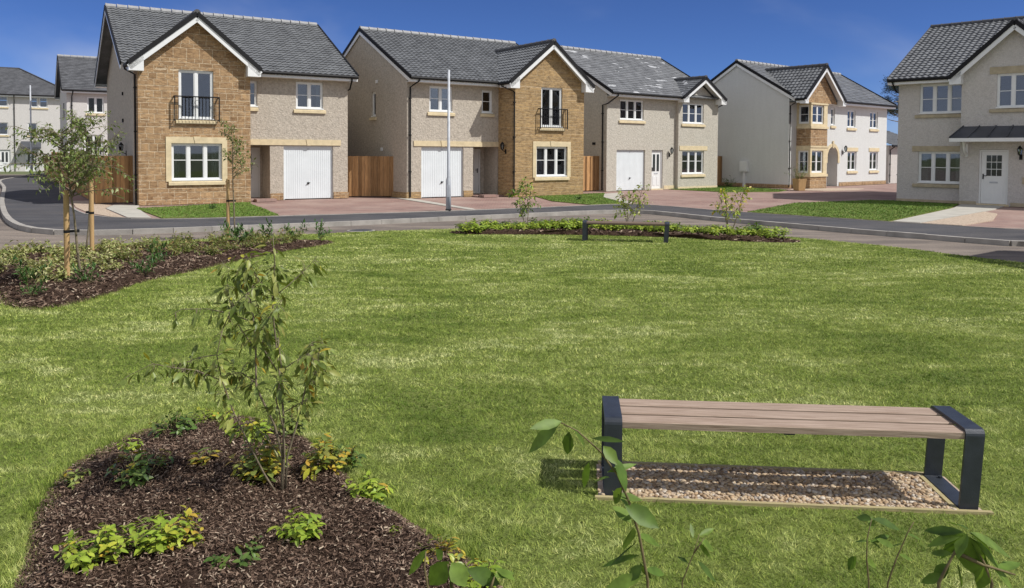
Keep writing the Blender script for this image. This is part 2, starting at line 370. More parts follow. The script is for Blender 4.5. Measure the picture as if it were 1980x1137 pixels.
CUR = [0]
def window(H, x0, x1, z0, z1, lights=2, bar=.5, T=ID, sill=True, rec=.08, lintel=None, sillmat='buff', fw=.06, sash=True, sext=.1):
    if x0 > x1: x0, x1 = x1, x0
    f = MB(); f.M = T; y = rec
    f.box(x0, x1, y-.02, y+.05, z0, z0+fw+.015); f.box(x0, x1, y-.02, y+.05, z1-fw, z1)
    f.box(x0, x0+fw, y-.02, y+.05, z0+fw+.015, z1-fw); f.box(x1-fw, x1, y-.02, y+.05, z0+fw+.015, z1-fw)
    w = (x1-x0)/lights
    for k in range(1, lights): f.box(x0+k*w-.045, x0+k*w+.045, y-.02, y+.05, z0+fw+.015, z1-fw)
    if sash:
        for k in range(lights):
            a = x0+k*w+(fw if k == 0 else .045); b = x0+(k+1)*w-(fw if k == lights-1 else .045)
            c = z0+fw+.015; d = z1-fw; s = .03
            f.box(a, a+s, y-.005, y+.04, c, d); f.box(b-s, b, y-.005, y+.04, c, d); f.box(a+s, b-s, y-.005, y+.04, c, c+s); f.box(a+s, b-s, y-.005, y+.04, d-s, d)
            if bar: f.box(a+s, b-s, y+.002, y+.03, z0+(z1-z0)*bar-.013, z0+(z1-z0)*bar+.013)
    fo = f.build('window', M['upvc'], H)
    for k in range(lights):
        g = MB(); g.M = T; g.box(x0+k*w+.02, x0+(k+1)*w-.02, y+.02, y+.028, z0+.03, z1-.03); g.build('pane', M['glass'], fo)
    CUR[0] += 1
    if CUR[0] % 3 == 1 and x1-x0 > .9 and sash:
        for side in (0, 1):
            cw = (x1-x0)*.17; xa = x0+.03 if side == 0 else x1-.03-cw; c = MB(); c.M = T; m = 14; vs = []
            for i in range(m+1):
                for zz in (z0+.02, z1-.02): vs.append((xa+cw*i/m, y+.16+.025*math.sin(i*1.9), zz))
            c.add(vs, [(2*i,2*i+2,2*i+3,2*i+1) for i in range(m)]); c.build('curtain', M['curtain'], fo)
    if sill:
        s = MB(); s.M = T
        s.add([(x0-sext,-.07,z0-.15),(x1+sext,-.07,z0-.15),(x1+sext,.0,z0-.15),(x0-sext,.0,z0-.15),(x0-sext,-.07,z0-.045),(x1+sext,-.07,z0-.045),(x1+sext,0.0,z0-.02),(x0-sext,0.0,z0-.02)],
              [(3,2,1,0),(4,5,6,7),(0,1,5,4),(1,2,6,5),(2,3,7,6),(3,0,4,7)])
        s.box(x0+.001, x1-.001, .0, rec+.03, z0-.02, z0-.001)
        s.build('sill', M[sillmat], fo)
        s = MB(); s.M = T; s.box(x0-.02, x1+.02, -.015, rec, z0, z0+.045); s.build('window_board', M['upvc'], fo)
    if lintel:
        s = MB(); s.M = T; a, b, c, d = lintel; s.box(a, b, -.03, .0-.002, c, d); s.build('lintel', M[sillmat], fo)
    return fo

def interior(H, x0, x1, y0, y1, yp, z=2.62):
    mb = MB(); mb.box(x0, x1, y0, y1, z, z+.2); mb.build('interior_floor', M['room'], H)
    mb = MB(); mb.box(x0, x1, y0, y1, .03, .06); mb.build('interior_floor', M['room'], H)
    mb = MB(); mb.box(x0, x1, yp, yp+.1, .061, z-.001); mb.build('interior_wall', M['room'], H)
    mb = MB(); mb.box(x0, x1, yp, yp+.1, z+.201, 4.85); mb.build('interior_wall', M['room'], H)
    mb = MB(); mb.box(x0, x1, y0, y1, 4.851, 4.9); mb.build('ceiling', M['room'], H)
def garage(H, x0, x1, z1, T=ID):
    if x0 > x1: x0, x1 = x1, x0
    f = MB(); f.M = T; n = 22; w = (x1-x0-.12)/n
    vs = []; 
    for i in range(n):
        a = x0+.06+i*w; f.box(a+.006, a+w-.006, .095, .13, .03, z1-.08)
    f.box(x0+.06, x1-.06, .105, .14, .02, z1-.07)
    f.box(x0, x0+.06, .08, .16, 0, z1); f.box(x1-.06, x1, .08, .16, 0, z1); f.box(x0+.06, x1-.06, .08, .16, z1-.07, z1)
    d = f.build('garage_door', M['paint'], H)
    h = MB(); h.M = T; c = (x0+x1)/2; h.box(c-.03, c+.03, .075, .095, .6, .68); h.tube([(c-.07,.06,.6),(c+.07,.06,.66)], .016, 6); h.build('handle', M['black'], d)
    b = MB(); b.M = T; b.box(c-.05, c+.05, .085, .104, z1-.14, z1-.1); b.build('name_plate', M['galv'], d)

def door(H, x0, x1, z0, z1, T=ID, kind='slot', hs=1):
    if x0 > x1: x0, x1 = x1, x0
    f = MB(); f.M = T
    f.box(x0, x0+.06, .06, .16, z0, z1); f.box(x1-.06, x1, .06, .16, z0, z1); f.box(x0+.06, x1-.06, .06, .16, z1-.06, z1)
    a, b = x0+.065, x1-.065; f.box(a, b, .1, .15, z0+.02, z1-.065)
    c = (a+b)/2; W = b-a
    if kind in ('slot', 'two', 'grid'):
        for q in (z0+.18,):
            for (p0, p1) in ((a+.1, c-.04), (c+.04, b-.1)):
                f.box(p0, p1, .09, .101, q, q+.5)
                f.box(p0+.03, p1-.03, .083, .091, q+.03, q+.47)
    d = f.build('door', M['upvc'], H)
    def pane(p0, p1, q0, q1):
        g = MB(); g.M = T; g.box(p0, p1, .088, .104, q0, q1); g.build('pane', M['doorglass'], d)
    if kind == 'slot': pane(c-.12, c+.12, z0+.95, z1-.25)
    elif kind == 'two':
        pane(c-.24, c-.06, z0+.95, z1-.2); pane(c+.06, c+.24, z0+.95, z1-.2)
    elif kind == 'grid':
        for i in range(3):
            for j in range(3):
                w = W*.62/3; x = c-W*.31+i*w; pane(x+.012, x+w-.012, z0+1.08+j*.27, z0+1.08+j*.27+.24)
    h = MB(); h.M = T; hx = a+.07 if hs > 0 else b-.07
    h.box(hx-.02, hx+.02, .08, .1, z0+.95, z0+1.15); h.tube([(hx,.055,z0+1.08),(hx+.12*hs,.055,z0+1.08)], .012, 6); h.tube([(hx,.1,z0+1.08),(hx,.055,z0+1.08)], .012, 6)
    h.build('handle', M['black'], d)
    l = MB(); l.M = T; l.box(c-.14, c+.14, .085, .1, z0+.8, z0+.86); l.build('letterbox', M['galv'], d)
    s = MB(); s.M = T; s.box(x0-.05, x1+.05, -.02, .14, z0-.06, z0+.012); s.build('threshold', M['buff'], d)
    return d

def tile_sheet(mb, P0, ex, eu, L, T, prof='pan', g=.25, pw=.23):
    P0 = Vector(P0); ex = Vector(ex).normalized(); eu = Vector(eu).normalized(); n = ex.cross(eu)
    if n.z < 0: n = -n
    rows = max(1, round(T/g)); g = T/rows
    if prof == 'pan':
        ns = max(6, int(L/pw)*6); ss = [L*i/ns for i in range(ns+1)]
        hp = [.019*(1+math.cos(2*math.pi*s/pw)) * (1 if True else 0) for s in ss]
        vs = []; fs = []; m = ns+1
        for k in range(rows):
            jit = rnd.uniform(-.004, .004)
            for (t, h0) in ((k*g - (.02 if k else .0), .038), ((k+1)*g, .005)):
                for s, h in zip(ss, hp): vs.append(P0 + ex*s + eu*t + n*(h0+h+jit))
        for r in range(2*rows-1):
            for i in range(ns):
                a = r*m+i; fs.append((a, a+1, a+1+m, a+m))
        # eave closing face
        o = len(vs)
        for s in ss: vs.append(P0 + ex*s - n*.02)
        for i in range(ns): fs.append((i, o+i, o+i+1, i+1))
        mb.add(vs, fs)
    else:
        nt = max(1, round(L/pw)); w = L/nt
        for k in range(rows):
            for i in range(-1, nt):
                off = .5*w if k % 2 else 0
                s0 = max(0, i*w+off+.003); s1 = min(L, (i+1)*w+off-.003)
                if s1-s0 < .02: continue
                a, b = rnd.uniform(-.004,.004), rnd.uniform(-.004,.004)
                t0 = k*g; t1 = (k+1)*g+.01
                q = [P0+ex*s0+eu*t0+n*(.035+a), P0+ex*s1+eu*t0+n*(.035+b), P0+ex*s1+eu*t1+n*(.012+b), P0+ex*s0+eu*t1+n*(.012+a)]
                r = [P0+ex*s0+eu*t0+n*.0, P0+ex*s1+eu*t0+n*.0]
                mb.add(q+r, [(0,1,2,3),(4,5,1,0)])
        mb.poly([P0, P0+ex*L, P0+ex*L+eu*T, P0+eu*T])

def ridge_caps(H, roof, p, q, mat='ridge', r=.11, step=.42):
    p = Vector(p); q = Vector(q); d = q-p; n = max(1, round(d.length/step)); mb = MB()
    for i in range(n):
        a = p + d*(i/n); b = p + d*((i+1)/n-.004)
        mb.tube([a, a+(b-a)*.12, a+(b-a)*.13, b], [r*1.12, r*1.12, r, r*.97], 10)
    return mb.build('ridge_cap', M[mat], roof, smooth=False)

def main_roof(H, x0, x1, yf, yr, yb, ze, zr, kind='pan', mat='tileA', ridge='ridgeL', verge='black', clip=None, wally=0, fascia=(None,None), gut=None, vergew=.05):
    """gable roof with ridge along x. returns roof object"""
    mb = MB(); zb = ze; 
    tile_sheet(mb, (x0,yf,ze), (1,0,0), (0,yr-yf,zr-ze), x1-x0, math.hypot(yr-yf, zr-ze), kind)
    tile_sheet(mb, (x1,yb,zb), (-1,0,0), (0,yr-yb,zr-zb), x1-x0, math.hypot(yr-yb, zr-zb), 'flat', .4, 1.2)
    # underside
    u = .1
    mb.poly([(x0,yf,ze-.02),(x1,yf,ze-.02),(x1,yr,zr-u),(x0,yr,zr-u)]); mb.poly([(x0,yb,zb-.02),(x1,yb,zb-.02),(x1,yr,zr-u),(x0,yr,zr-u)])
    rf = mb.build('roof', M[mat], H, clip=None)
    ridge_caps(H, rf, (x0,yr,zr+.03), (x1,yr,zr+.03), ridge)
    v = MB(); b = MB()
    for x, sg in ((x0,-1),(x1,1)):
        v.mark(); b.mark(); v.beam((x+sg*.01,yf-.02,ze+.0),(x+sg*.01,yr,zr+.0), vergew, .15, (0,0,1)); v.beam((x+sg*.01,yb+.02,zb+.0),(x+sg*.01,yr,zr+.0), vergew, .15, (0,0,1))
        b.beam((x+sg*.002,yf+.04,ze-.14),(x+sg*.002,yr,zr-.16), .03, .15, (0,0,1)); b.beam((x+sg*.002,yb-.04,zb-.14),(x+sg*.002,yr,zr-.16), .03, .15, (0,0,1))
    v.build('verge', M[verge], rf); b.build('bargeboard', M['upvc'], rf)
    # soffit under verge, fascia, gutter (front)
    s = MB()
    a, c = (x0, x1) if fascia == (None, None) else fascia
    s.box(a, c, yf+.02, yf+.045, ze-.2, ze-.02); s.box(a, c, yf+.045, wally+.0, ze-.2, ze-.185)
    s.mark(); s.box(x0, x1, yb-.045, yb-.02, zb-.2, zb-.02); s.box(x0, x1, yb-.6, yb-.045, zb-.2, zb-.185)
    s.build('fascia', M['upvc'], H)
    g = MB(); gutter(g, (a, yf-.04, ze-.035), (c, yf-.04, ze-.035)); g.mark(); gutter(g, (x0, yb+.04, zb-.035), (x1, yb+.04, zb-.035)); g.build('gutter', M['black'], H)
    return rf
def gutter(mb, p, q, r=.066):
    p = Vector(p); q = Vector(q); mb.tube([p, q], r, 8)
def downpipe(H, pts, r=.034):
    mb = MB(); mb.tube(pts, r, 8)
    a = Vector(pts[-2]); b = Vector(pts[-1]); n = 3
    for i in range(n):
        c = a.lerp(b, (i+.3)/n); mb.box(c.x-.05, c.x+.05, c.y-.045, c.y+.045, c.z-.02, c.z+.02)
    return mb.build('downpipe', M['black'], H, smooth=False)

def side_wall(mb, x, y0, y1, z0, yr, zr, slope, facing, ops=(), depth=.12):
    """gable end at x; facing -1: looks to -x, +1: +x"""
    old = mb.M
    if facing < 0: T = Matrix(((0,1,0,x),(-1,0,0,0),(0,0,1,0),(0,0,0,1)));  f = lambda y: -y
    else: T = Matrix(((0,-1,0,x),(1,0,0,0),(0,0,1,0),(0,0,0,1))); f = lambda y: y
    mb.M = T if old is None else old @ T
    c = f(yr)
    L = [(slope, 1, zr+slope*c), (-slope, 1, zr-slope*c)]
    wall(mb, min(f(y0),f(y1)), max(f(y0),f(y1)), z0, zr+.01, ops=[(f(a),f(b),c0,d0) for a,b,c0,d0 in ops], lines=L, depth=depth)
    mb.M = old
    return T
def side_T(x, facing): 
    return Matrix(((0,1,0,x),(-1,0,0,0),(0,0,1,0),(0,0,0,1))) if facing < 0 else Matrix(((0,-1,0,x),(1,0,0,0),(0,0,1,0),(0,0,0,1)))

def front_gable(H, xc, hw, yf, yb, ze, za, wy, plane, kind='pan', mat='tileA', ridge='ridge', boxw=.4, verge='black', barge=.2, gutL=True, gutR=True, endx=.06):
    """gable roof, ridge along y, facing front. hw incl. overhang; yf front edge; wy wall plane; plane=(z0,slope,y0) of the main roof"""
    sl = (za-ze)/hw; T = math.hypot(hw, za-ze)
    n = Vector((0,-plane[1],1)); co = Vector((0,plane[2],plane[0]-.0))
    mb = MB(); L = yb-yf
    tile_sheet(mb, (xc-hw,yf,ze), (0,1,0), (hw,0,za-ze), L, T, kind)
    tile_sheet(mb, (xc+hw,yf,ze), (0,1,0), (-hw,0,za-ze), L, T, kind)
    for s in (-1,1): mb.poly([(xc+s*hw,yf,ze-.02),(xc+s*hw,yb,ze-.02),(xc,yb,za-.1),(xc,yf,za-.1)])
    rf = mb.build('gable_roof', M[mat], H, clip=[(co, n)])
    ym = plane[2] + (za-plane[0])/plane[1]
    ridge_caps(H, rf, (xc,yf-.02,za+.04), (xc,ym+.05,za+.04), ridge)
    v = MB(); b = MB()
    up = (0,0,1)
    for s in (-1,1):
        v.mark(); b.mark(); v.beam((xc+s*(hw+.03),yf-.0,ze-.005),(xc,yf-.0,za+.02), .07, .15, up)
        b.beam((xc+s*(hw-.0),yf+.015,ze-.12-.04),(xc,yf+.015,za-.12-.04), .03, barge, up)
        # soffit
        b.poly([(xc+s*(hw-.02),yf+.03,ze-.16),(xc,yf+.03,za-.13),(xc,wy,za-.13),(xc+s*(hw-.02),wy,ze-.16)])
        # boxed end
        x1 = xc+s*(hw+.01); x0 = xc+s*(hw-boxw); zb = ze-.26
        b.poly([(x1,yf,zb),(x0,yf,zb),(x0,yf,ze-.1+sl*boxw*.9),(x1,yf,ze-.08)][::s]); b.poly([(x1,yf,zb),(x1,wy,zb),(x0,wy,zb),(x0,yf,zb)])
        b.poly([(x1,yf,zb),(x1,yf,ze-.08),(x1,wy,ze-.08),(x1,wy,zb)]); b.poly([(x0,yf,zb),(x0,yf,ze-.1+sl*boxw*.9),(x0,wy,ze-.1+sl*boxw*.9),(x0,wy,zb)])
    v.build('verge', M[verge], rf); b.build('bargeboard', M['upvc'], rf)
    # side eaves
    yv = plane[2] + (ze-plane[0])/plane[1]
    s_ = MB(); g = MB()
    for s, on in ((-1,gutL),(1,gutR)):
        if not on: continue
        s_.mark(); g.mark()
        x1 = xc+s*hw; s_.box(x1-s*.02, x1-s*.045, wy, yv, ze-.2, ze-.02); s_.box(x1-s*.045, xc+s*(hw-boxw), wy, yv, ze-.2, ze-.185)
        gutter(g, (x1+s*.04, yf+.02, ze-.04), (x1+s*.04, yv, ze-.04))
    if s_.v: s_.build('fascia', M['upvc'], H); g.build('gutter', M['black'], H)
    return rf, sl

def balcony(H, x0, x1, z0, z1, yw):
    mb = MB(); d = .17; y = yw-d
    mb.box(x0, x1, y-.02, y+.02, z1-.02, z1+.02); mb.box(x0, x1, y-.012, y+.012, z0, z0+.025)
    for x in (x0, x1):
        mb.box(x-.02, x+.02, y-.02, yw, z1-.02, z1+.02); mb.box(x-.014, x+.014, y, yw, z0, z0+.025); mb.box(x-.018, x+.018, y-.018, y+.018, z0-.05, z1)
    n = 13
    for i in range(1, n): 
        x = x0+(x1-x0)*i/n; mb.box(x-.008, x+.008, y-.008, y+.008, z0, z1)
    xm = (x0+x1)/2
    for i in range(12):
        a = 2*math.pi*i/12; b = 2*math.pi*(i+1)/12
        mb.beam((xm+.09*math.cos(a), y-.015, (z0+z1)/2+.2+.09*math.sin(a)), (xm+.09*math.cos(b), y-.015, (z0+z1)/2+.2+.09*math.sin(b)), .012, .012, (0,1,0))
    mb.build('balcony_railing', M['black'], H)

def wall_lamp(H, T):
    mb = MB(); mb.M = T
    mb.tube([(0,0,-.12),(0,-.03,-.12),(0,-.16,-.06),(0,-.18,.0)], .016, 6); mb.box(-.05,.05,-.02,0,-.2,.0)
    mb.tube([(0,-.18,-.04),(0,-.18,.0)], [.03,.06], 6); mb.tube([(0,-.18,.2),(0,-.18,.26),(0,-.18,.32)], [.1,.06,.012], 6)
    for k in range(6):
        a = 2*math.pi*k/6; mb.beam((.058*math.cos(a),-.18+.058*math.sin(a),.0), (.09*math.cos(a),-.18+.09*math.sin(a),.2), .012, .012, (1,.1,0))
    o = mb.build('wall_lamp', M['black'], H)
    g = MB(); g.M = T; g.tube([(0,-.18,.005),(0,-.18,.195)], [.05,.08], 6); g.build('lamp_glass', M['glass'], o)

def frame_surround(H, parent, x0, x1, z0, z1, ox0, ox1, oz0, oz1, y=0, mat='buff', key=True):
    """stone surround outer o.. around opening"""
    mb = MB(); p = y-.028; q = y-.003
    n = 3
    mb.box(ox0, ox1, p, q, z1+.0, oz1); mb.box(ox0, x0, p, q, z0, z1); mb.box(x1, ox1, p, q, z0, z1)
    if oz0 < z0-.16: pass
    if key:
        c = (x0+x1)/2; mb.add([(c-.07,p-.02,z1-.0),(c+.07,p-.02,z1-.0),(c+.12,p-.02,oz1+.02),(c-.12,p-.02,oz1+.02),(c-.07,q,z1-.0),(c+.07,q,z1-.0),(c+.12,q,oz1+.02),(c-.12,q,oz1+.02)],
              [(0,1,2,3),(0,4,5,1),(1,5,6,2),(2,6,7,3),(3,7,4,0)])
    return mb.build('stone_surround', M[mat], parent)

# ------------------------------------------------------------------ house type A (brick/stone gable wing + integral garage)
def house_a(name, label, loc, heading, s, inner, end, w2, stonem, harlm, tile, vergec, ridgec, gl):
    H = thing(name, label, 'house', loc, R(90-heading))
    X = lambda v: s*v
    ridge_y, ze, zr, yf = 4.65, 4.95, (7.66 if s < 0 else 7.46), -.42; sl = (zr-ze)/(ridge_y-yf); yb = 2*ridge_y-yf
    F = 1.1; lo, hi = min(X(0),X(end)), max(X(0),X(end))
    # main roughcast body
    mb = MB()
    g0, g1 = gl; w0, w1 = 1.03, 2.13
    wall(mb, X(0), X(inner), 0, 4.85, ops=[(X(w0),X(w1),3.58,4.66), (X(w2[0]),X(w2[1]),3.6,4.6), (X(g0),X(g1),0,2.12), (X(3.16),X(inner),0,2.14)], y=0, depth=.12)
    zt = zr-.1
    sops = []
    if s > 0: sops = [(3.05, 3.5, 3.45, 4.55)]
    Touter = side_wall(mb, X(0), 0, 9.3, 0, ridge_y, zt, sl, -s, ops=sops)
    side_wall(mb, X(end), .0, 9.3, 0, ridge_y, zt, sl, s)
    mb.box(lo+.02, hi-.02, 9.28, 9.3, 0, 4.85)
    # porch recess interior
    D = 1.2
    mb.poly([(X(3.16),.12,0),(X(3.16),D,0),(X(3.16),D,2.14),(X(3.16),.12,2.14)])
    mb.poly([(X(inner),.0,0),(X(inner),D,0),(X(inner),D,2.14),(X(inner),.0,2.14)])
    mb.poly([(X(3.16),.12,2.139),(X(inner),.12,2.139),(X(inner),D,2.139),(X(3.16),D,2.139)])
    dr = sorted((X(3.4), X(4.3))) if inner > 4.35 else sorted((X(3.22), X(4.12)))
    wall(mb, X(3.16), X(inner), 0, 2.14, ops=[(dr[0],dr[1],0,2.06)], y=D, depth=.1)
    mb.build('roughcast_walls', M[harlm], H)
    # wing
    mb = MB(); xc = X((inner+end)/2); hw0 = (end-inner)/2; hw = hw0+.3; zew, zaw = 4.9, 6.74; slw = (zaw-zew)/hw
    a_in = zaw-.14
    fr = sorted((X(inner+1.52), X(inner+2.68))) ; gw = sorted((X(inner+1.26), X(inner+2.98)))
    if s < 0: fr = sorted((X(inner+1.3), X(inner+2.48))); gw = sorted((X(inner+1.02), X(inner+2.74)))
    L = [(slw,1,a_in+slw*xc),(-slw,1,a_in-slw*xc)]
    wall(mb, X(inner), X(end), 0, a_in, ops=[(*fr, 3.02, 4.78), (*gw, .84, 2.18)], y=-F, depth=.13, lines=L)
    for xx in (X(inner), X(end)):
        mb.poly([(xx,-F,0),(xx,.0,0),(xx,.0,4.85),(xx,-F,4.85)])
    mb.poly([(X(end),-F,-.3),(X(end),0,-.3),(X(end),0,0),(X(end),-F,0)])
    mb.build('stone_walls', M[stonem], H)
    # base course
    pb = MB(); 
    for a, b in ((0, g0-.02), (g1+.02, 3.15)): pb.mark(); pb.box(X(a), X(b), -.03, -.002, 0, .26)
    ox = X(0); pb.mark(); pb.box(ox-s*.03, ox-s*.002, -.03, 9.3, 0, .24)
    pb.build('base_course', M[stonem], H)
    # band + keystone
    b = MB(); b.box(X(.3), X(inner-.003), -.035, -.002, 2.15, 2.37)
    c = X((g0+g1)/2); b.add([(c-.07,-.055,2.14),(c+.07,-.055,2.14),(c+.12,-.055,2.39),(c-.12,-.055,2.39),(c-.07,-.03,2.14),(c+.07,-.03,2.14),(c+.12,-.03,2.39),(c-.12,-.03,2.39)],
          [(0,1,2,3),(0,4,5,1),(1,5,6,2),(2,6,7,3),(3,7,4,0)])
    for q in (1.0, 2.35, 3.2, 3.9): pass
    b.build('stone_band', M['buff'], H)
    window(H, X(w0), X(w1), 3.58, 4.66, 2, .52)
    window(H, X(w2[0]), X(w2[1]), 3.6, 4.6, 1, .52, sext=.02 if s < 0 else .08)
    garage(H, X(g0), X(g1), 2.12)
    door(H, dr[0], dr[1], .03, 2.05, TR(0,D), 'slot', -1 if s > 0 else 1)
    st = MB(); st.box(X(3.1), X(inner-.003), -.45, D, 0.0, .05); st.mark(); st.box(X(3.15), X(3.15+.75), -.9, -.46, 0, .1)
    st.build('door_step', M['block'], H)
    if s > 0:
        window(H, -3.5, -3.05, 3.45, 4.55, 1, 0, T=side_T(X(0), -1))
    # french window + balcony
    TW = TR(0,-F)
    window(H, fr[0], fr[1], 3.02, 4.78, 2, 0, TW, sill=True, fw=.07)
    balcony(H, fr[0]-.16, fr[1]+.16, 3.0, 3.83, -F)
    w = window(H, gw[0], gw[1], .84, 2.18, 3, .55, TW)
    frame_surround(H, w, gw[0], gw[1], .82, 2.18, gw[0]-.18, gw[1]+.18, .6, 2.4, -F)
    if s > 0:
        wall_lamp(H, side_T(X(inner), -1) @ TR(.6, 0, 2.05))
        for zz, yy in ((4.9, 2.9), (1.95, 2.4)):
            m = MB(); m.M = side_T(X(0), -1); m.box(-yy-.08, -yy+.08, -.05, -.002, zz, zz+.14); m.build('vent_cover', M['upvc'], H)
    else:
        for zz, yy, hh in ((4.05, 3.1, .12), (3.0, 3.1, .14)):
            m = MB(); m.M = side_T(X(end), -1); m.box(-yy-.06, -yy+.06, -.05, -.002, zz, zz+hh); m.build('vent_cover', M['black'], H)
        wall_lamp(H, side_T(X(end), -1) @ TR(-2.3, 0, 1.9))
    interior(H, lo+.05, hi-.05, 1.45, 9.2, 4.6)
    mb = MB(); mb.box(min(X(inner),X(end))+.05, max(X(inner),X(end))-.05, -.9, 1.44, 2.5, 2.7); mb.build('interior_floor', M['room'], H)
    # roofs
    x0, x1 = lo-(.28 if s < 0 else .1), hi+(.28 if s > 0 else .1)
    if s < 0: x0, x1 = lo-.45, hi+.28
    else: x0, x1 = lo-.06, hi+.1
    fa = sorted((x1 if s < 0 else x0, X(inner+.0)))
    rf = main_roof(H, x0, x1, yf, ridge_y, yb, ze, zr, 'pan', tile, ridgec, vergec, fascia=tuple(fa))
    pl = (ze, sl, yf)
    yv = yf + (zaw-ze)/sl + .6
    front_gable(H, xc, hw, -F-.32, yv, zew, zaw, -F, pl, 'pan', tile, 'ridge', boxw=.46)
    # downpipes
    if s > 0:
        downpipe(H, [(X(.35),-.46,4.9),(X(.33),-.46,4.8),(X(.12),-.06,4.55),(X(.12),-.06,.05)])
        xi = xc-hw
        downpipe(H, [(xi-.04,-.75,4.84),(xi-.04,-.78,4.75),(X(inner)+.06,-F-.06,4.5),(X(inner)+.06,-F-.06,.05)])
    else:
        downpipe(H, [(X(.0),-.46,4.9),(X(-.02),-.46,4.8),(X(-.06),-.1,4.45),(X(-.06),.3,4.4),(X(-.06),.3,.05)])
        xi = xc-hw
        downpipe(H, [(xi-.04,-.5,4.84),(xi-.04,-.55,4.75),(X(end)-.06,-.85,4.55),(X(end)-.06,-.85,.0)])
    return H
# ------------------------------------------------------------------ the houses
H1 = house_a('detached_house', 'house with golden stone gable left and white garage door, nearest the side street', (-6.74,32.87,0), 58, -1, 4.17, 7.97, (3.63,4.17), 'stoneA', 'harlA', 'tileA', 'black', 'ridgeL', (.62,2.63))
H2 = house_a('detached_house', 'house with buff stone gable on its right, behind the tall pale column', (-4.30,32.78,0), 56, 1, 4.45, 8.37, (3.59,4.13), 'stoneB', 'harlA', 'tileB', 'black', 'ridgeL', (.66,2.68))

def unit(ang): a = R(ang); return Vector((math.sin(a), math.cos(a), 0))
# house 3: grey roughcast, small gablet right
o3 = (Vector((6.18,41.57,0)) - unit(52)*1.8)*.98
H = H3 = thing('detached_house', 'grey-beige house whose roof has white dusty patches and a small gable at right', 'house', o3, R(38))
sl = .56; yf = -.42; ze = 4.97; ry = 4.4; zr = ze+sl*(ry-yf); yb = 2*ry-yf
mb = MB()
wall(mb, 0, 5.2, 0, 4.85, [(.93,2.68,3.62,4.67), (.71,2.82,0,2.1), (3.34,4.2,0,2.1)], 0)
aw = [(.62,1,5.78+.62*6.95),(-.62,1,5.78-.62*6.95)]
wall(mb, 5.2, 8.58, 0, 5.8, [(5.53,7.31,3.55,4.68),(5.54,7.37,.79,2.1)], -.2, .12, lines=aw)
mb.poly([(5.2,-.2,0),(5.2,0,0),(5.2,0,4.85),(5.2,-.2,4.85)]); mb.poly([(8.58,-.2,0),(8.58,0,0),(8.58,0,4.85),(8.58,-.2,4.85)])
side_wall(mb, 0, 0, 8.8, 0, ry, zr-.1, sl, -1); side_wall(mb, 8.58, 0, 8.8, 0, ry, zr-.1, sl, 1); mb.box(.02,8.56,8.78,8.8,0,4.85)
mb.build('roughcast_walls', M['harlB'], H)
mb = MB(); mb.box(4.3,5.18,-.02,-.002,0,.2); mb.mark(); mb.box(5.2,8.6,-.22,-.202,0,.12); mb.build('base_course', M['buff'], H)
main_roof(H, -.06, 8.86, yf, ry, yb, ze, zr, 'flat', 'tileF', 'ridgeL', 'black', fascia=(-.06, 5.2))
front_gable(H, 6.95, 1.8, -.62, 3.2, 4.93, 6.06, -.2, (ze,sl,yf), 'flat', 'tileF', 'ridge', boxw=.42, barge=.17)
window(H, .93, 2.68, 3.62, 4.67, 3, .5); window(H, 5.53, 7.31, 3.55, 4.68, 3, .5, TR(0,-.2)); window(H, 5.54, 7.37, .79, 2.1, 3, .55, TR(0,-.2), lintel=(5.3,7.65,2.1,2.34))
garage(H, .71, 2.82, 2.1); door(H, 3.34, 4.2, .03, 2.08, ID, 'two', 1)
wall_lamp(H, TR(4.72,0,1.95))
downpipe(H, [(.35,-.46,4.9),(.33,-.46,4.8),(-.06,-.1,4.4),(-.06,.25,4.35),(-.06,.25,.05)])
downpipe(H, [(8.8,-.46,4.85),(8.78,-.4,4.7),(8.66,.2,4.4),(8.66,.3,.05)])
mb = MB(); mb.M = side_T(0,-1); mb.box(-1.0,-.8,-.05,-.002,2.35,2.47); mb.build('vent_cover', M['black'], H)

interior(H3, .05, 8.5, .2, 8.7, 4.2)
# house 5: white render, stone bay
o5 = (Vector((18.81,46.22,0)) - unit(50)*5.31)*1.035
H = H5 = thing('detached_house', 'white rendered house with two storey stone bay and arched doorway', 'house', o5, R(40))
ry = 3.3; zr = 7.08; ze = 4.9; yf = -.4; sl = (zr-ze)/(ry-yf); yb = 2*ry-yf
mb = MB()
def arch_pts(x0, x1, zs, n=12):
    c = (x0+x1)/2; r = (x1-x0)/2; return [(c-r*math.cos(math.pi*i/n), zs+r*math.sin(math.pi*i/n)) for i in range(n+1)]
wall(mb, 0, 11.3, 0, 4.8, [(6.33,7.29,3.42,4.46),(9.1,10.1,3.42,4.46),(4.43,4.85,3.5,4.5),(6.43,7.5,.87,2.02),(9.15,10.2,.87,2.02),(4.06,5.25,0,2.3)], 0, .14)
ap = arch_pts(4.06,5.25,1.7)
for i in range(len(ap)-1):
    (xa,za_),(xb,zb_) = ap[i], ap[i+1]
    mb.poly([(xa,0,za_),(xb,0,zb_),(xb,0,2.3),(xa,0,2.3)]); mb.poly([(xa,0,za_),(xa,1.1,za_),(xb,1.1,zb_),(xb,0,zb_)])
mb.poly([(4.06,.14,0),(4.06,1.1,0),(4.06,1.1,2.3),(4.06,.14,2.3)]); mb.poly([(5.25,.14,0),(5.25,1.1,0),(5.25,1.1,2.3),(5.25,.14,2.3)])
wall(mb, 4.06, 5.25, 0, 2.3, [(4.1,5.0,0,2.06)], 1.1, .1)
side_wall(mb, 0, 0, 6.6, 0, ry, zr-.1, sl, -1); side_wall(mb, 11.3, 0, 6.6, 0, ry, zr-.1, sl, 1); mb.box(.02,11.28,6.58,6.6,0,4.8)
mb.build('rendered_walls', M['harlW'], H)
door(H, 4.1, 5.0, .03, 2.05, TR(0,1.1), 'slot', 1)
mb = MB()
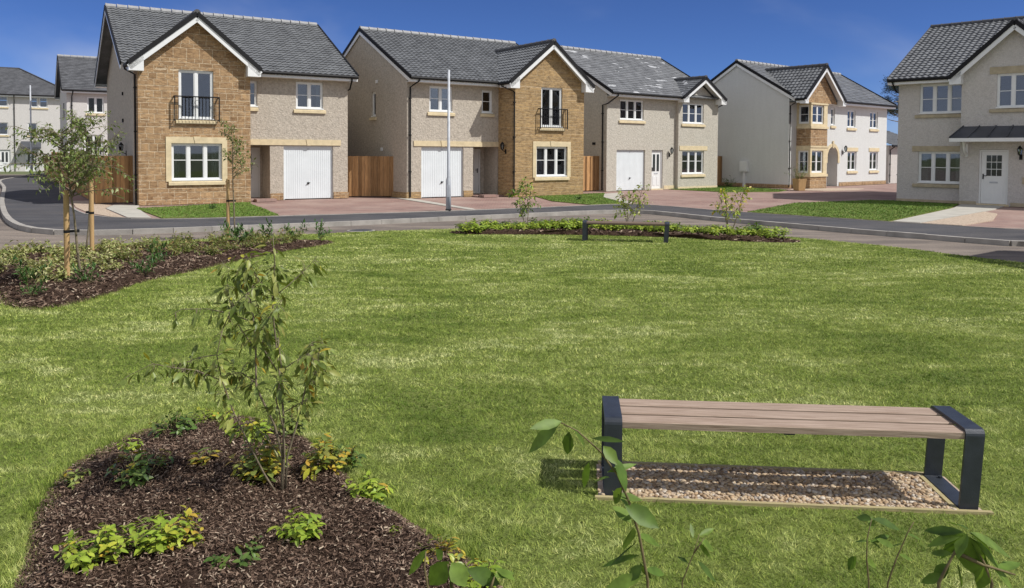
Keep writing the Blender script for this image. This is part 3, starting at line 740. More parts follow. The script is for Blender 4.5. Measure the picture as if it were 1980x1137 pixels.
for i in range(len(ap)-1):
    (xa,za_),(xb,zb_) = ap[i], ap[i+1]; c = 4.655
    oa = (c+(xa-c)*1.3, 1.7+(za_-1.7)*1.3); ob = (c+(xb-c)*1.3, 1.7+(zb_-1.7)*1.3)
    mb.add([(xa,-.04,za_),(xb,-.04,zb_),(ob[0],-.04,ob[1]),(oa[0],-.04,oa[1]),(xa,-.003,za_),(xb,-.003,zb_),(ob[0],-.003,ob[1]),(oa[0],-.003,oa[1])],[(0,1,2,3),(0,4,5,1),(2,6,7,3)])
mb.box(3.88,4.06,-.04,-.003,1.35,1.7); mb.box(5.25,5.43,-.04,-.003,1.35,1.7); mb.box(4.58,4.73,-.07,-.03,2.2,2.62)
mb.build('arch_surround', M['buff'], H)
# bay
mb = MB(); F = .84; b0, b1 = .77, 2.5
for z0, z1 in ((0,.7),(2.3,3.3)):
    mb.mark()
    mb.poly([(b0,-F,z0),(b1,-F,z0),(b1,-F,z1),(b0,-F,z1)]); mb.poly([(b0,-F,z0),(b0,0,z0),(b0,0,z1),(b0,-F,z1)]); mb.poly([(b1,-F,z0),(b1,0,z0),(b1,0,z1),(b1,-F,z1)])
gs = .98; mb.mark()
wall(mb, -.05, 3.5, 4.62, 6.5, (), -F-.0, .1, lines=[(gs,1,6.42+gs*1.72),(-gs,1,6.42-gs*1.72)])
mb.build('bay_stonework', M['stoneA'], H)
mb = MB()
for z0, z1 in ((.7,2.3),(3.3,4.62)):
    mb.mark()
    wz = (.84,2.05) if z0 < 1 else (3.5,4.5)
    wall(mb, b0+.0, b1, z0, z1, [(.92,2.12,*wz)], -F, .1); T = side_T(b0,-1); mb.M = T; wall(mb, 0.0, F, z0, z1, [(.1,.72,*wz)], 0, .1); mb.M = None
    mb.poly([(b1,-F,z0),(b1,0,z0),(b1,0,z1),(b1,-F,z1)])
    mb.box(b0-.05,b1+.05,-F-.05,-F-.002,z0-.07,z0+.07); mb.box(b0-.05,b0-.002,-F-.002,0,z0-.07,z0+.07); mb.box(b0-.03,b1+.03,-F-.03,-F-.002,z1-.09,z1)
mb.build('bay_surround', M['buff'], H)
for wz in ((.84,2.05),(3.5,4.5)):
    window(H, .92, 2.12, *wz, 2, .5, TR(0,-F), sill=False); window(H, .1, .72, *wz, 1, .5, side_T(b0,-1), sill=False)
mb = MB(); mb.poly([(-.05,-F,4.62),(3.5,-F,4.62),(3.5,0,4.62),(-.05,0,4.62)]); mb.build('bay_soffit', M['upvc'], H)
main_roof(H, -.08, 11.6, yf, ry, yb, ze, zr, 'flat', 'tileB', 'ridgeL', 'black', fascia=(-.08,11.6))
front_gable(H, 1.72, 2.1, -1.18, 3.4, 4.78, 6.62, -F, (ze,sl,yf), 'pan', 'tileB', 'ridge', boxw=.3, barge=.2)
for a in ((6.33,7.29,3.42,4.46),(9.1,10.1,3.42,4.46)): window(H, *a, 2, .5, sext=.08)
window(H, 4.43, 4.85, 3.5, 4.5, 1, .5, sext=.08)
for a in ((6.43,7.5,.87,2.02),(9.15,10.2,.87,2.02)): window(H, *a, 2, .5, sext=.08, lintel=(a[0]-.14,a[1]+.14,2.03,2.25))
wall_lamp(H, TR(5.85,0,2.05))
mb = MB(); mb.box(5.45,11.3,-.03,-.002,0,.22); mb.mark(); mb.box(-.03,-.002,0,6.6,0,.2); mb.mark(); mb.box(0,.7,-.03,-.002,0,.2); mb.build('base_course', M['stoneA'], H)
downpipe(H, [(.2,-.44,4.84),(.18,-.42,4.7),(.02,-.06,4.45),(.02,-.06,.05)])
mb = MB(); mb.M = side_T(0,-1); mb.box(-2.95,-2.45,-.16,-.002,.85,1.45); mb.box(-2.9,-2.5,-.175,-.16,.9,1.4); mb.box(-2.78,-2.62,-.08,-.002,.0,.85); mb.build('meter_cabinet', M['upvc'], H)

interior(H5, .05, 11.2, 1.2, 6.5, 3.8)
H5.scale = (1.025,)*3; H3.scale = (.985,)*3
# house right (in shade)
def house_r(loc, label):
    H = thing('detached_house', label, 'house', loc, R(-45))
    ry = 4.7; ze = 4.98; yf = -.42; zr = 7.7; sl = (zr-ze)/(ry-yf); yb = 2*ry-yf; W = 9.4
    mb = MB()
    wall(mb, 0, 2.5, 0, 4.85, [(.82,2.46,3.56,4.76),(.82,2.46,.76,2.05)], 0, .12)
    wx0, wx1, wf = 2.5, 6.1, .5; xc = 4.3
    hw = 2.15; zew = 4.9; zaw = 6.84; s2 = (zaw-zew)/hw; ai = zaw-.14
    wall(mb, wx0, wx1, 0, ai, [(3.7,5.3,3.68,4.98),(3.16,4.15,0,2.13)], -wf, .12, lines=[(s2,1,ai+s2*xc),(-s2,1,ai-s2*xc)])
    wall(mb, wx1, W, 0, 4.85, [(6.6,8.9,.0,2.12),(7.2,8.4,3.6,4.66)], 0, .12)
    for x in (wx0, wx1): mb.poly([(x,-wf,0),(x,0,0),(x,0,4.85),(x,-wf,4.85)])
    side_wall(mb, 0, 0, 9.4, 0, ry, zr-.1, sl, -1); side_wall(mb, W, 0, 9.4, 0, ry, zr-.1, sl, 1); mb.box(.02,W-.02,9.38,9.4,0,4.85)
    mb.build('roughcast_walls', M['harlR'], H)
    mb = MB(); mb.box(.0,2.5,-.02,-.002,0,.1); mb.mark(); mb.box(2.5,3.1,-wf-.02,-wf-.002,0,.14); mb.mark(); mb.box(4.25,6.1,-wf-.02,-wf-.002,0,.14); mb.build('base_course', M['buffHR'], H)
    main_roof(H, -.3, W+.3, yf, ry, yb, ze, zr, 'pan', 'tileB', 'ridge', 'ridge', fascia=(-.3,2.3), vergew=.03)
    front_gable(H, xc, hw, -wf-.32, 5.2, zew, zaw, -wf, (ze,sl,yf), 'pan', 'tileB', 'ridge', boxw=.4)
    window(H, .82, 2.46, 3.56, 4.76, 3, .5, sillmat='buffHR', sext=.16); window(H, .82, 2.46, .76, 2.05, 3, .5, sillmat='buffHR', lintel=(.58,2.49,2.05,2.27), sext=.2)
    window(H, 3.7, 5.3, 3.68, 4.98, 3, .5, TR(0,-wf), sillmat='buffHR', lintel=(3.46,5.55,4.98,5.24), sext=.22)
    window(H, 7.2, 8.4, 3.6, 4.66, 2, .5, sillmat='buffHR'); garage(H, 6.6, 8.9, 2.12)
    door(H, 3.16, 4.15, .05, 2.12, TR(0,-wf), 'grid', 1)
    interior(H, .05, W-.05, .2, 9.3, 4.6)
    # canopy
    cy = -wf-.85; c = MB(); x0, x1 = 2.35, 6.2
    c.add([(x0,cy,2.56),(x1,cy,2.56),(x1-.25,-wf,3.02),(x0+.25,-wf,3.02),(x0,-wf,2.56),(x1,-wf,2.56)],[(0,1,2,3),(0,3,4),(1,5,2),(0,4,5,1)])
    n = 7
    for i in range(n):
        t = i/(n-1); c.beam((x0+(x1-x0)*t,cy,2.58),(x0+.25+(x1-x0-.5)*t,-wf,3.04),.03,.05)
    cn = c.build('canopy', M['lead'], H)
    c = MB(); c.box(x0,x1,cy+.0,cy+.03,2.42,2.555); c.box(x0,x0+.03,cy+.03,-wf,2.42,2.555); c.box(x1-.03,x1,cy+.03,-wf,2.42,2.555); c.box(x0+.03,x1-.03,cy+.03,-wf,2.44,2.46); c.build('canopy_fascia', M['upvc'], cn)
    for x in (2.75, 5.85):
        c = MB(); c.box(x-.04,x+.04,-wf-.09,-wf-.002,1.85,2.42); c.box(x-.04,x+.04,-wf-.5,-wf-.09,2.34,2.42)
        pts = [(x,-wf-.06-.4*math.sin(a*math.pi/12),2.36-.42*math.cos(a*math.pi/12)) for a in range(7)]
        for i in range(6): c.beam(pts[i],pts[i+1],.07,.07,(0,1,0.1))
        c.build('bracket', M['upvc'], cn)
    wall_lamp(H, TR(4.55,-wf,1.95))
    m = MB(); m.box(4.62,4.95,-wf-.03,-wf-.002,.85,1.1); m.build('wall_plaque', M['buffHR'], H)
    downpipe(H, [(-.1,-.46,4.9),(-.08,-.46,4.8),(-.05,-.1,4.5),(-.06,.3,4.45),(-.06,.3,.05)])
    return H
CUR[0] = 2
HR = house_r((15.99,33.29,0), 'cream house in shade at right with metal canopy over its white door')
H = thing('garage', 'unseen cream garage added beyond the right edge to cast shadow on the road', 'garage', (12.0,11.9,0), R(-20))  # added out of view, sized and turned to cast the gable shadow on the road
mb = MB(); wall(mb, 0, 5, 0, 3.5, [(1,3.6,0,2.1)], 0, .12); side_wall(mb, 0, 0, 4.2, 0, 2.1, 4.95, .72, -1); side_wall(mb, 5, 0, 4.2, 0, 2.1, 4.95, .72, 1); mb.box(.02,4.98,4.18,4.2,0,3.4); mb.build('roughcast_walls', M['harlR'], H)
main_roof(H, -.2, 5.2, -.3, 2.1, 4.5, 3.3, 5.03, 'flat', 'tileB', 'ridge', 'black'); garage(H, 1, 3.6, 2.1)

# flat roofed garage strip between the white house and the right one
g5 = Vector((19.2,41.0,0))
H = thing('garage', 'low pale garage glimpsed between the white house and the shaded house', 'garage', (24.6,52.4,0), R(40))
mb = MB(); mb.box(0,5,0,5,0,2.5); mb.build('rendered_walls', M['harlR'], H)
mb = MB(); tile_sheet(mb, (-.25,-.3,2.5), (1,0,0), (0,3,1.1), 5.5, 3.1, 'pan'); tile_sheet(mb, (-.25,5.3,2.5), (1,0,0), (0,-3,1.1), 5.5, 3.1, 'flat'); mb.build('roof', M['tileB'], H)
mb = MB(); mb.box(-.25,5.25,-.3,-.27,2.38,2.5); mb.build('fascia', M['upvc'], H)
mb = MB(); gutter(mb, (-.25,-.34,2.46), (5.25,-.34,2.46)); mb.build('gutter', M['black'], H)
downpipe(H, [(.1,-.34,2.4),(.1,-.06,2.2),(.1,-.06,.05)])

# town houses far left
H = thing('town_house', 'pale grey townhouse peeping from behind the golden stone gabled house', 'house', (-29.4,53,0), R(32))
ry = 4.3; ze = 5.85; yf = -.4; zr = 8.45; sl = (zr-ze)/(ry-yf); yb = 2*ry-yf
mb = MB(); wall(mb, 0, 5.5, -.3, 5.75, [(1.2,2.2,4.35,5.45),(1.0,2.1,1.5,2.9),(3.4,4.4,4.35,5.45)], 0)
side_wall(mb, 0, 0, 8.6, -.3, ry, zr-.1, sl, -1); side_wall(mb, 5.5, 0, 8.6, -.3, ry, zr-.1, sl, 1); mb.box(.02,5.48,8.58,8.6,-.3,5.7)
mb.build('rendered_walls', M['harlG'], H)
main_roof(H, -.3, 5.8, yf, ry, yb, ze, zr, 'flat', 'tileD', 'ridgeL', 'black')
window(H, 1.2, 2.2, 4.35, 5.45, 2, 0); window(H, 3.4, 4.4, 4.35, 5.45, 2, 0); window(H, 1.0, 2.1, 1.5, 2.9, 2, 0)
mb = MB()
for i in range(10): mb.box(.9+i*.14,.92+i*.14,-.2,-.18,1.35,2.05)
mb.box(.85,2.25,-.21,-.17,2.05,2.09); mb.box(.85,.88,-.2,0,1.35,2.09); mb.box(2.22,2.25,-.2,0,1.35,2.09); mb.build('balcony_railing', M['upvc'], H)
downpipe(H, [(.35,-.44,5.8),(.33,-.4,5.6),(.3,-.06,5.4),(.3,-.06,-.2)])
mb = MB(); mb.M = side_T(0,-1); mb.box(-3.2,-2.7,-.04,-.002,4.1,5.1); mb.build('side_panel', M['tileD'], H)
H = thing('town_house', 'three storey pale grey terrace with hipped roof closing the side street', 'house', (-41.9,76.65,-.25), R(30))
mb = MB(); W = 18.3; OX = -1.28
ops = [(-.9,-.1,3.4,4.5)]
wn = [(q[0]+OX, q[1]+OX, q[2], q[3]) for q in [(-1.5,-.83,6.05,7.0),(-2.2,-1.62,6.05,7.0),(-2.45,-1.7,3.45,4.6),(-4.75,-4.0,6.05,7.0),(-4.75,-4.0,3.45,4.6),(-7.3,-6.2,6.05,7.0),(-7.3,-6.2,3.45,4.6)]]
wall(mb, -W, 0, 0, 7.15, wn+[(-2.7+OX,-1.8+OX,0,2.1),(-4.75+OX,-3.85+OX,0,2.1)], 0, .12); mb.box(-W+.02,-.02,9.9,10,0,7.1)
mb.poly([(0,0,0),(0,10,0),(0,10,7.15),(0,0,7.15)]); mb.poly([(-W,0,0),(-W,10,0),(-W,10,7.15),(-W,0,7.15)]); mb.build('rendered_walls', M['harlG'], H)
mb = MB(); a, b = -W-.4, .4; ze_, zr_ = 7.2, 10.0
tile_sheet(mb, (a,-.4,ze_), (1,0,0), (0,5.4,zr_-ze_), b-a, math.hypot(5.4,zr_-ze_), 'flat')
rf = mb.build('roof', M['tileD'], H, clip=[(Vector((.4,0,ze_)), Vector((1,0,(3.6)/(zr_-ze_))))] if False else [])
bm = bmesh.new(); bm.from_mesh(rf.data)
no = Vector((zr_-ze_,0,4.9)).normalized()      # hip plane rising inward from x=.4
bmesh.ops.bisect_plane(bm, geom=bm.verts[:]+bm.edges[:]+bm.faces[:], plane_co=Vector((.4,0,ze_+.05)), plane_no=no, clear_outer=True); bm.to_mesh(rf.data); bm.free()
mb = MB(); mb.poly([(.4,-.4,ze_),(.4,10.4,ze_),(-4.5,5,zr_)]); mb.poly([(a,10.4,ze_),(b,10.4,ze_),(-4.5,5,zr_),(a,5,zr_)]); mb.poly([(a,-.4,ze_),(a,10.4,ze_),(a,5,zr_)]); mb.build('hip_slope', M['tileD'], H)
mb = MB(); mb.beam((.42,-.42,ze_+.06),(-4.5,5,zr_+.06),.14,.1); mb.mark(); mb.beam((a,5,zr_+.05),(-4.5,5,zr_+.05),.16,.12); mb.build('ridge_cap', M['ridge'], rf)
mb = MB(); mb.box(a,b,-.4,-.37,6.98,7.18); mb.box(a,b,-.37,0,6.98,7.0); mb.build('fascia', M['upvc'], H)
mb = MB(); gutter(mb, (a,-.45,7.15), (b,-.45,7.15)); mb.build('gutter', M['black'], H)
for w in wn: window(H, *w, 1, .5, fw=.08, sash=False, sext=.06)
for x in (-2.7+OX,-4.75+OX):
    door(H, x, x+.9, .02, 2.08, ID, 'two', 1)
cm = MB(); cm.M = TR(OX,0); cm.add([(-3.0,-1.0,2.35),(-1.4,-1.0,2.35),(-1.4,0,2.9),(-3.0,0,2.9),(-3.0,0,2.35),(-1.4,0,2.35)],[(0,1,2,3),(0,3,4),(1,5,2)]); cm.box(-3.0,-1.4,-1.0,-.97,2.2,2.345); cm.build('canopy', M['lead'], H)
downpipe(H, [(-3.5+OX,-.45,7.1),(-3.5+OX,-.4,6.9),(-3.5+OX,-.06,6.6),(-3.5+OX,-.06,.05)])

# ------------------------------------------------------------------ ground
def sheet(name, pts, z, mat, skirt=0.0, thick_down=None, sub=0):
    bm = bmesh.new(); vs = [bm.verts.new((p[0],p[1],z)) for p in pts]; f = bm.faces.new(vs)
    if f.normal.z < 0: f.normal_flip()
    f.normal_update()
    if f.normal.z < 0: f.normal_flip()
    if skirt:
        low = [bm.verts.new((p[0],p[1],z-skirt)) for p in pts]; n = len(pts)
        for i in range(n): bm.faces.new((vs[i],vs[(i+1)%n],low[(i+1)%n],low[i]))
    bmesh.ops.triangulate(bm, faces=[f for f in bm.faces if len(f.verts) > 4])
    me = bpy.data.meshes.new(name); bm.to_mesh(me); bm.free(); me.materials.append(mat)
    o = bpy.data.objects.new(name, me); COL.objects.link(o); return struct(o)
def smooth(pts, n=4, closed=False):
    out = []; N = len(pts)
    rng = range(N if closed else N-1)
    for i in rng:
        g = (lambda k: Vector((*pts[k % N],0))) if closed else (lambda k: Vector((*pts[min(max(k,0),N-1)],0)))
        p0,p1,p2,p3 = g(i-1),g(i),g(i+1),g(i+2)
        for k in range(n):
            t = k/n; q = .5*((2*p1)+(-p0+p2)*t+(2*p0-5*p1+4*p2-p3)*t*t+(-p0+3*p1-3*p2+p3)*t**3); out.append((q.x,q.y))
    if not closed: out.append(tuple(pts[-1]))
    return out
base = sheet('ground', [(-700,-300),(700,-300),(700,900),(-700,900)], -.16, M['far'])
lawn_edge = smooth([(-26,-4),(-19,4.5),(-14,10.5),(-9.66,15.09),(-8.05,16.53),(-6.68,17.45),(-5.38,18.25),(-4.04,18.98),(-2.9,19.54),(-1.68,20.01),(.15,20.6),(2.0,20.85),(4.02,20.35),(5.4,19.5),(6.6,18.5),(7.47,17.45),(8.12,16.55),(8.62,15.5),(9.3,14.35),(10.2,13.9),(10.9,14.6),(11.6,16.0),(15,18.0),(40,21)], 4)
kerb_l = smooth([(-38,64),(-34.5,56),(-31.8,49.8),(-26,41),(-21,33),(-18.37,28.84),(-14.95,23.64),(-12.79,20.73),(-11.44,19.5),(-10.28,19.2),(-9.02,19.6),(-7.35,20.49),(-4.66,21.98),(-2.99,23.05),(.78,25.5),(3.2,26.9),(4.2,27.2),(5.0,26.4),(6.15,24.3),(7.63,22.35),(8.72,20.9),(10.0,19.5),(11.49,17.95),(13.0,18.6),(16,20.6),(22,22),(40,24.5)], 4)
back_l = smooth([(-36.0,66),(-33,60.0),(-24.25,43.0),(-17.9,32.0),(-14.6,26.6),(-12.9,24.2),(-11.54,22.95),(-10.09,22.5),(-8.68,22.9),(-6.84,23.8),(-5.0,24.7),(-3.3,25.5),(-1.2,26.7),(.86,28.0),(3.0,29.5),(4.4,30.2),(5.5,29.4),(6.4,28.0),(7.63,26.3),(9.33,24.5),(10.93,22.9),(12.09,21.9),(13.4,20.9),(15.0,21.6),(18,23.2),(24,24.6),(40,27)], 4)
road = sheet('road', kerb_l + [(40,-12),(-60,-12),(-60,66)], -.12, M['road'])
lawn = sheet('lawn', lawn_edge + [(40,-8),(-26,-8)], 0.0, M['lawn'], skirt=.12)
foot = sheet('footpath', kerb_l + back_l[::-1], -.012, M['path'])
driveway = sheet('driveway', back_l + [(60,28),(60,90),(-36,90)], -.016, M['block'])
# kerb stones
def strip(name, line, w, z0, z1, mat, step=.9):
    mb = MB(); P = [Vector((*p,0)) for p in line]
    # resample
    acc = [P[0]]; d = 0
    seg = []
    tot = sum((P[i+1]-P[i]).length for i in range(len(P)-1)); n = int(tot/step)
    def at(s):
        for i in range(len(P)-1):
            l = (P[i+1]-P[i]).length
            if s <= l: return P[i].lerp(P[i+1], s/l if l else 0)
            s -= l
        return P[-1]
    pts = [at(tot*i/n) for i in range(n+1)]
    for i in range(n):
        a, b = pts[i], pts[i+1]; t = (b-a).normalized(); nn = Vector((-t.y,t.x,0)); j = rnd.uniform(-.004,.004)
        a = a+t*.004; b = b-t*.004; q = [a-nn*w/2, b-nn*w/2, b+nn*w/2, a+nn*w/2]
        mb.add([(p.x,p.y,z0) for p in q]+[(p.x,p.y,z1+j) for p in q],[(4,5,6,7),(0,1,5,4),(1,2,6,5),(2,3,7,6),(3,0,4,7)])
    return struct(mb.build(name, mat))
kerb = strip('kerb', kerb_l, .15, -.13, .004, M['kerb'])
edge = strip('lawn_edging', lawn_edge, .07, -.13, -.02, M['kerb'])
pathedge = strip('path_edging', back_l, .06, -.05, .006, M['kerb'])
# front gardens
def blend(poly): return smooth(poly, 3, True)
gardens = {
 'a': [(-12.35,26.3),(-9.95,22.75),(-8.6,23.05),(-6.95,23.9),(-8.4,26.9),(-9.5,29.0),(-9.75,29.9)],
 'b': [(.95,35.2),(1.6,31.6),(2.9,29.6),(4.2,30.5),(4.1,32.4),(3.9,34.2),(4.4,38.0)],
 'c': [(8.3,42.5),(10.6,39.7),(13.5,40.5),(14.6,42.3),(14.35,43.0),(12.4,46.2),(11.8,47.5)],
 'd': [(7.75,26.35),(9.4,24.65),(10.9,23.1),(15.85,28.9),(17.3,31.0),(15.7,33.2),(15.0,33.4),(11.0,31.2)],
}
GP = {k: v for k, v in gardens.items()}
for k, v in gardens.items(): sheet('front_garden', v, .012, M['lawn'], skirt=.03)
sheet('paving_slabs', [(-13.9,27.9),(-13.1,28.2),(-12.45,26.6),(-10.25,22.75),(-11.0,22.9),(-13.4,26.4)], .008, M['slab'], skirt=.03)
sheet('gravel_strip', [(-14.4,28.2),(-13.95,27.9),(-13.45,26.4),(-11.1,22.9),(-11.6,23.15),(-12.9,24.4),(-14.6,26.8),(-16.5,30),(-16,30.3)], .004, M['gravel'], skirt=.03)
sheet('paving_slabs', [(10.95,23.0),(11.5,22.5),(17.0,28.2),(18.6,30.2),(17.4,31.0),(15.9,28.8)], .016, M['slab'], skirt=.03)
sheet('gravel_strip', [(11.52,22.5),(12.3,21.85),(14.2,23.6),(15.9,26.2),(16.0,27.1)], .01, M['gravel'], skirt=.03)
sheet('gravel_strip', [(14.7,42.2),(16.2,41.6),(18.6,43.0),(19.6,44.6),(17.6,44.8),(15.0,43.2)], .006, M['gravel'], skirt=.03)
sheet('paving_slabs', [(-5.05,33.2),(-4.75,33.0),(-1.5,26.9),(-1.2,26.75),(-1.35,27.3),(-4.35,33.3)], .006, M['slab'], skirt=.03)
sheet('paving_slabs', [(3.9,36.9),(5.0,38.3),(5.3,37.9),(4.6,34.5),(4.7,31.0),(4.35,30.6),(4.2,32.5),(4.0,34.3)], .006, M['slab'], skirt=.03)
# planting beds
def bed(name, pts, hgt, mat):
    P = smooth(pts, 4, True); cx = sum(p[0] for p in P)/len(P); cy = sum(p[1] for p in P)/len(P)
    mb = MB(); N = len(P); rings = 9; vs = []; fs = []
    for r in range(rings):
        t = 1-r/rings
        for p in P:
            x = cx+(p[0]-cx)*t; y = cy+(p[1]-cy)*t
            h = -.035 + (hgt+.04)*min(1,(1-t)*4.5)**.8 + (.016*math.sin(x*7.1+y*3)+.016*math.sin(y*9-x*4)+.008*math.sin(x*23+y*17) if r else 0)
            vs.append((x,y,max(h, .004) if r == 0 else h+.006))
    vs.append((cx,cy,hgt+.006))
    for r in range(rings-1):
        for i in range(N): fs.append((r*N+i, r*N+(i+1)%N, (r+1)*N+(i+1)%N, (r+1)*N+i))
    for i in range(N): fs.append(((rings-1)*N+i,(rings-1)*N+(i+1)%N,len(vs)-1))
    mb.add(vs, fs); o = mb.build(name, mat, smooth=True); struct(o)
    from mathutils.bvhtree import BVHTree
    return P, BVHTree.FromPolygons([Vector(v) for v in vs], fs)
bedN_pts = [(-1.9,2.4),(-2.2,3.5),(-2.52,4.18),(-2.68,4.8),(-2.6,5.35),(-2.3,5.68),(-1.92,5.76),(-1.45,5.42),(-1.15,5.0),(-.9,4.6),(-.62,4.22),(-.36,3.93),(-.18,3.73),(0.0,3.4),(.2,2.6),(-.6,2.0)]
bedL_pts = [(-9.2,13.9),(-8.3,15.1),(-7.5,16.1),(-6.2,16.9),(-4.9,17.3),(-3.75,16.95),(-4.31,15.49),(-4.85,13.81),(-5.08,12.78),(-5.38,11.75),(-5.4,10.6),(-5.5,9.95),(-5.85,9.62),(-6.5,10.1),(-7.3,11.1),(-8.6,12.4)]
bedF_pts = [(-1.37,19.3),(.14,20.0),(1.9,20.3),(4.03,19.85),(5.33,18.95),(6.3,18.0),(6.2,17.4),(4.99,17.6),(3.6,18.35),(1.52,18.75),(-.34,18.75),(-1.25,18.8)]
bN, cN = bed('planting_bed', bedN_pts, .07, M['mulch']); bL, cL = bed('planting_bed', bedL_pts, .08, M['mulch']); bF, cF = bed('planting_bed', bedF_pts, .07, M['mulch'])
def inside(P, x, y):
    c = False; j = len(P)-1
    for i in range(len(P)):
        xi, yi = P[i]; xj, yj = P[j]
        if (yi > y) != (yj > y) and x < (xj-xi)*(y-yi)/(yj-yi)+xi: c = not c
        j = i
    return c
def inside_np(P, X, Y):
    c = np.zeros(X.shape, bool); j = len(P)-1
    for i in range(len(P)):
        xi, yi = P[i]; xj, yj = P[j]
        if yi != yj: c ^= ((yi > Y) != (yj > Y)) & (X < (xj-xi)*(Y-yi)/(yj-yi)+xi)
        j = i
    return c
# bench pad rectangle (bench local frame)
BO = Vector((.53,4.47,0)); BA = R(-4.5)
def bl(X, Y): dx = X-BO.x; dy = Y-BO.y; return dx*math.cos(BA)+dy*math.sin(BA), -dx*math.sin(BA)+dy*math.cos(BA)

rg = np.random.default_rng(5)
def blades(zones, excl, incl=None, name='grass', mat=None, z=0.0, excl_fn=None):
    """one mesh of grass blades; zones: (x0a,x1a,y0,y1,density,width,height)"""
    XS=[];YS=[];WS=[];HS=[]
    for (k0,k1,y0,y1,dn,w,h) in zones:
        ymid = (y0+y1)/2; xa = k0*y1; xb = k1*y1
        n = int((xb-xa)*(y1-y0)*dn); X = rg.uniform(xa,xb,n); Y = rg.uniform(y0,y1,n)
        m = (X > k0*Y-.3) & (X < k1*Y+.3); X = X[m]; Y = Y[m]
        XS.append(X); YS.append(Y); WS.append(np.full(len(X), w)); HS.append(np.full(len(X), h))
    X = np.concatenate(XS); Y = np.concatenate(YS); Wd = np.concatenate(WS); Hh = np.concatenate(HS)
    m = np.ones(len(X), bool)
    if incl is not None: m &= incl(X, Y)
    for P in excl: m &= ~inside_np(P, X, Y)
    if excl_fn is not None: m &= ~excl_fn(X, Y)
    X, Y, Wd, Hh = X[m], Y[m], Wd[m], Hh[m]; n = len(X)
    def lat(cell, seed):
        g_ = np.random.default_rng(seed).random((1024,1024)); u = X/cell+400.5; v = Y/cell+7.3; iu = np.floor(u).astype(int); iv = np.floor(v).astype(int); fu = u-iu; fv = v-iv
        q = lambda a_, b_: g_[a_ % 1024, b_ % 1024]
        return (q(iu,iv)*(1-fu)+q(iu+1,iv)*fu)*(1-fv)+(q(iu,iv+1)*(1-fu)+q(iu+1,iv+1)*fu)*fv
    cs = np.clip(Y/6, .8, 3.2)
    c1 = lat(.055, 1)*(Y < 8)+lat(.13, 2)*(Y >= 8); c2 = lat(.21, 3); c3 = lat(.05, 4); c4 = lat(.3, 5)
    hf = .35+.75*c1+.45*c2
    a = rg.uniform(0, 2*np.pi, n); lean = rg.uniform(.5, 2.6, n); la = 2*np.pi*(c3*1.6+c4)+rg.normal(0, .9, n); hh = Hh*rg.uniform(.6, 1.25, n)*hf; ww = Wd*rg.uniform(.6, 1.3, n)
    V = np.zeros((n,3,3), np.float32)
    ca, sa = np.cos(a)*ww/2, np.sin(a)*ww/2
    V[:,0,0] = X-ca; V[:,0,1] = Y-sa; V[:,0,2] = z; V[:,1,0] = X+ca; V[:,1,1] = Y+sa; V[:,1,2] = z
    V[:,2,0] = X+np.cos(la)*hh*lean*.6; V[:,2,1] = Y+np.sin(la)*hh*lean*.6; V[:,2,2] = z+hh/np.sqrt(1+(lean*.6)**2)
    me = bpy.data.meshes.new(name); me.vertices.add(3*n); me.vertices.foreach_set('co', V.ravel())
    me.loops.add(3*n); me.loops.foreach_set('vertex_index', np.arange(3*n, dtype=np.int32)); me.polygons.add(n)
    me.polygons.foreach_set('loop_start', np.arange(0,3*n,3,dtype=np.int32)); me.polygons.foreach_set('loop_total', np.full(n,3,np.int32))
    me.update(); me.materials.append(mat); o = bpy.data.objects.new(name, me); COL.objects.link(o); print(name, n); return o
kk = .78
lawnP = lawn_edge + [(40,-8),(-26,-8)]
pad_x = lambda X, Y: (lambda a, b: (a > -.04) & (a < 2.07) & (b > -.05) & (b < .5))((X-BO.x)*math.cos(BA)+(Y-BO.y)*math.sin(BA), -(X-BO.x)*math.sin(BA)+(Y-BO.y)*math.cos(BA))
g = blades([(-kk,kk,2.6,4.2,15000,.0036,.026),(-kk,kk,4.2,6,10000,.0042,.027),(-kk,kk,6,9,5600,.0062,.028),(-kk,kk,9,13,2800,.0095,.03),(-kk,kk,13,21.5,1200,.016,.03)],
           [bN,bL,bF], incl=lambda X,Y: inside_np(lawnP,X,Y), name='grass', mat=M['blade'], excl_fn=pad_x)
stuff(g, 'short mown green grass of the central lawn', 'grass')
def ing(X, Y):
    m = np.zeros(len(X), bool)
    for P in GP.values(): m |= inside_np(P, X, Y)
    return m
g = blades([(-.62,.66,22,48,420,.022,.045)], [], incl=ing, name='grass', mat=M['blade2'], z=.012)
stuff(g, 'bright green grass of the small front gardens', 'grass')
# longer fringe grass round the near bed and the edges
def fringe(P, n, wid, h, name, lab):
    X = []; Y = []
    for i in range(n):
        k = rnd.randrange(len(P)); a = P[k-1]; b = P[k]; t = rnd.random(); x = a[0]+(b[0]-a[0])*t; y = a[1]+(b[1]-a[1])*t
        X.append(x+rnd.gauss(0,wid)); Y.append(y+rnd.gauss(0,wid))
    X = np.array(X); Y = np.array(Y); n = len(X); mb = []
    a = rg.uniform(0,2*np.pi,n); la = rg.uniform(0,2*np.pi,n); hh = h*rg.uniform(.4,1.2,n); V = np.zeros((n,3,3),np.float32)
    w = .005
    V[:,0,0]=X-np.cos(a)*w/2;V[:,0,1]=Y-np.sin(a)*w/2;V[:,1,0]=X+np.cos(a)*w/2;V[:,1,1]=Y+np.sin(a)*w/2;V[:,:2,2]=-.01
    V[:,2,0]=X+np.cos(la)*hh*.6;V[:,2,1]=Y+np.sin(la)*hh*.6;V[:,2,2]=hh
    me = bpy.data.meshes.new(name); me.from_pydata(V.reshape(-1,3).tolist(), [], np.arange(3*n).reshape(-1,3).tolist()); me.materials.append(M['blade'])
    o = bpy.data.objects.new(name, me); COL.objects.link(o); return stuff(o, lab, 'grass')
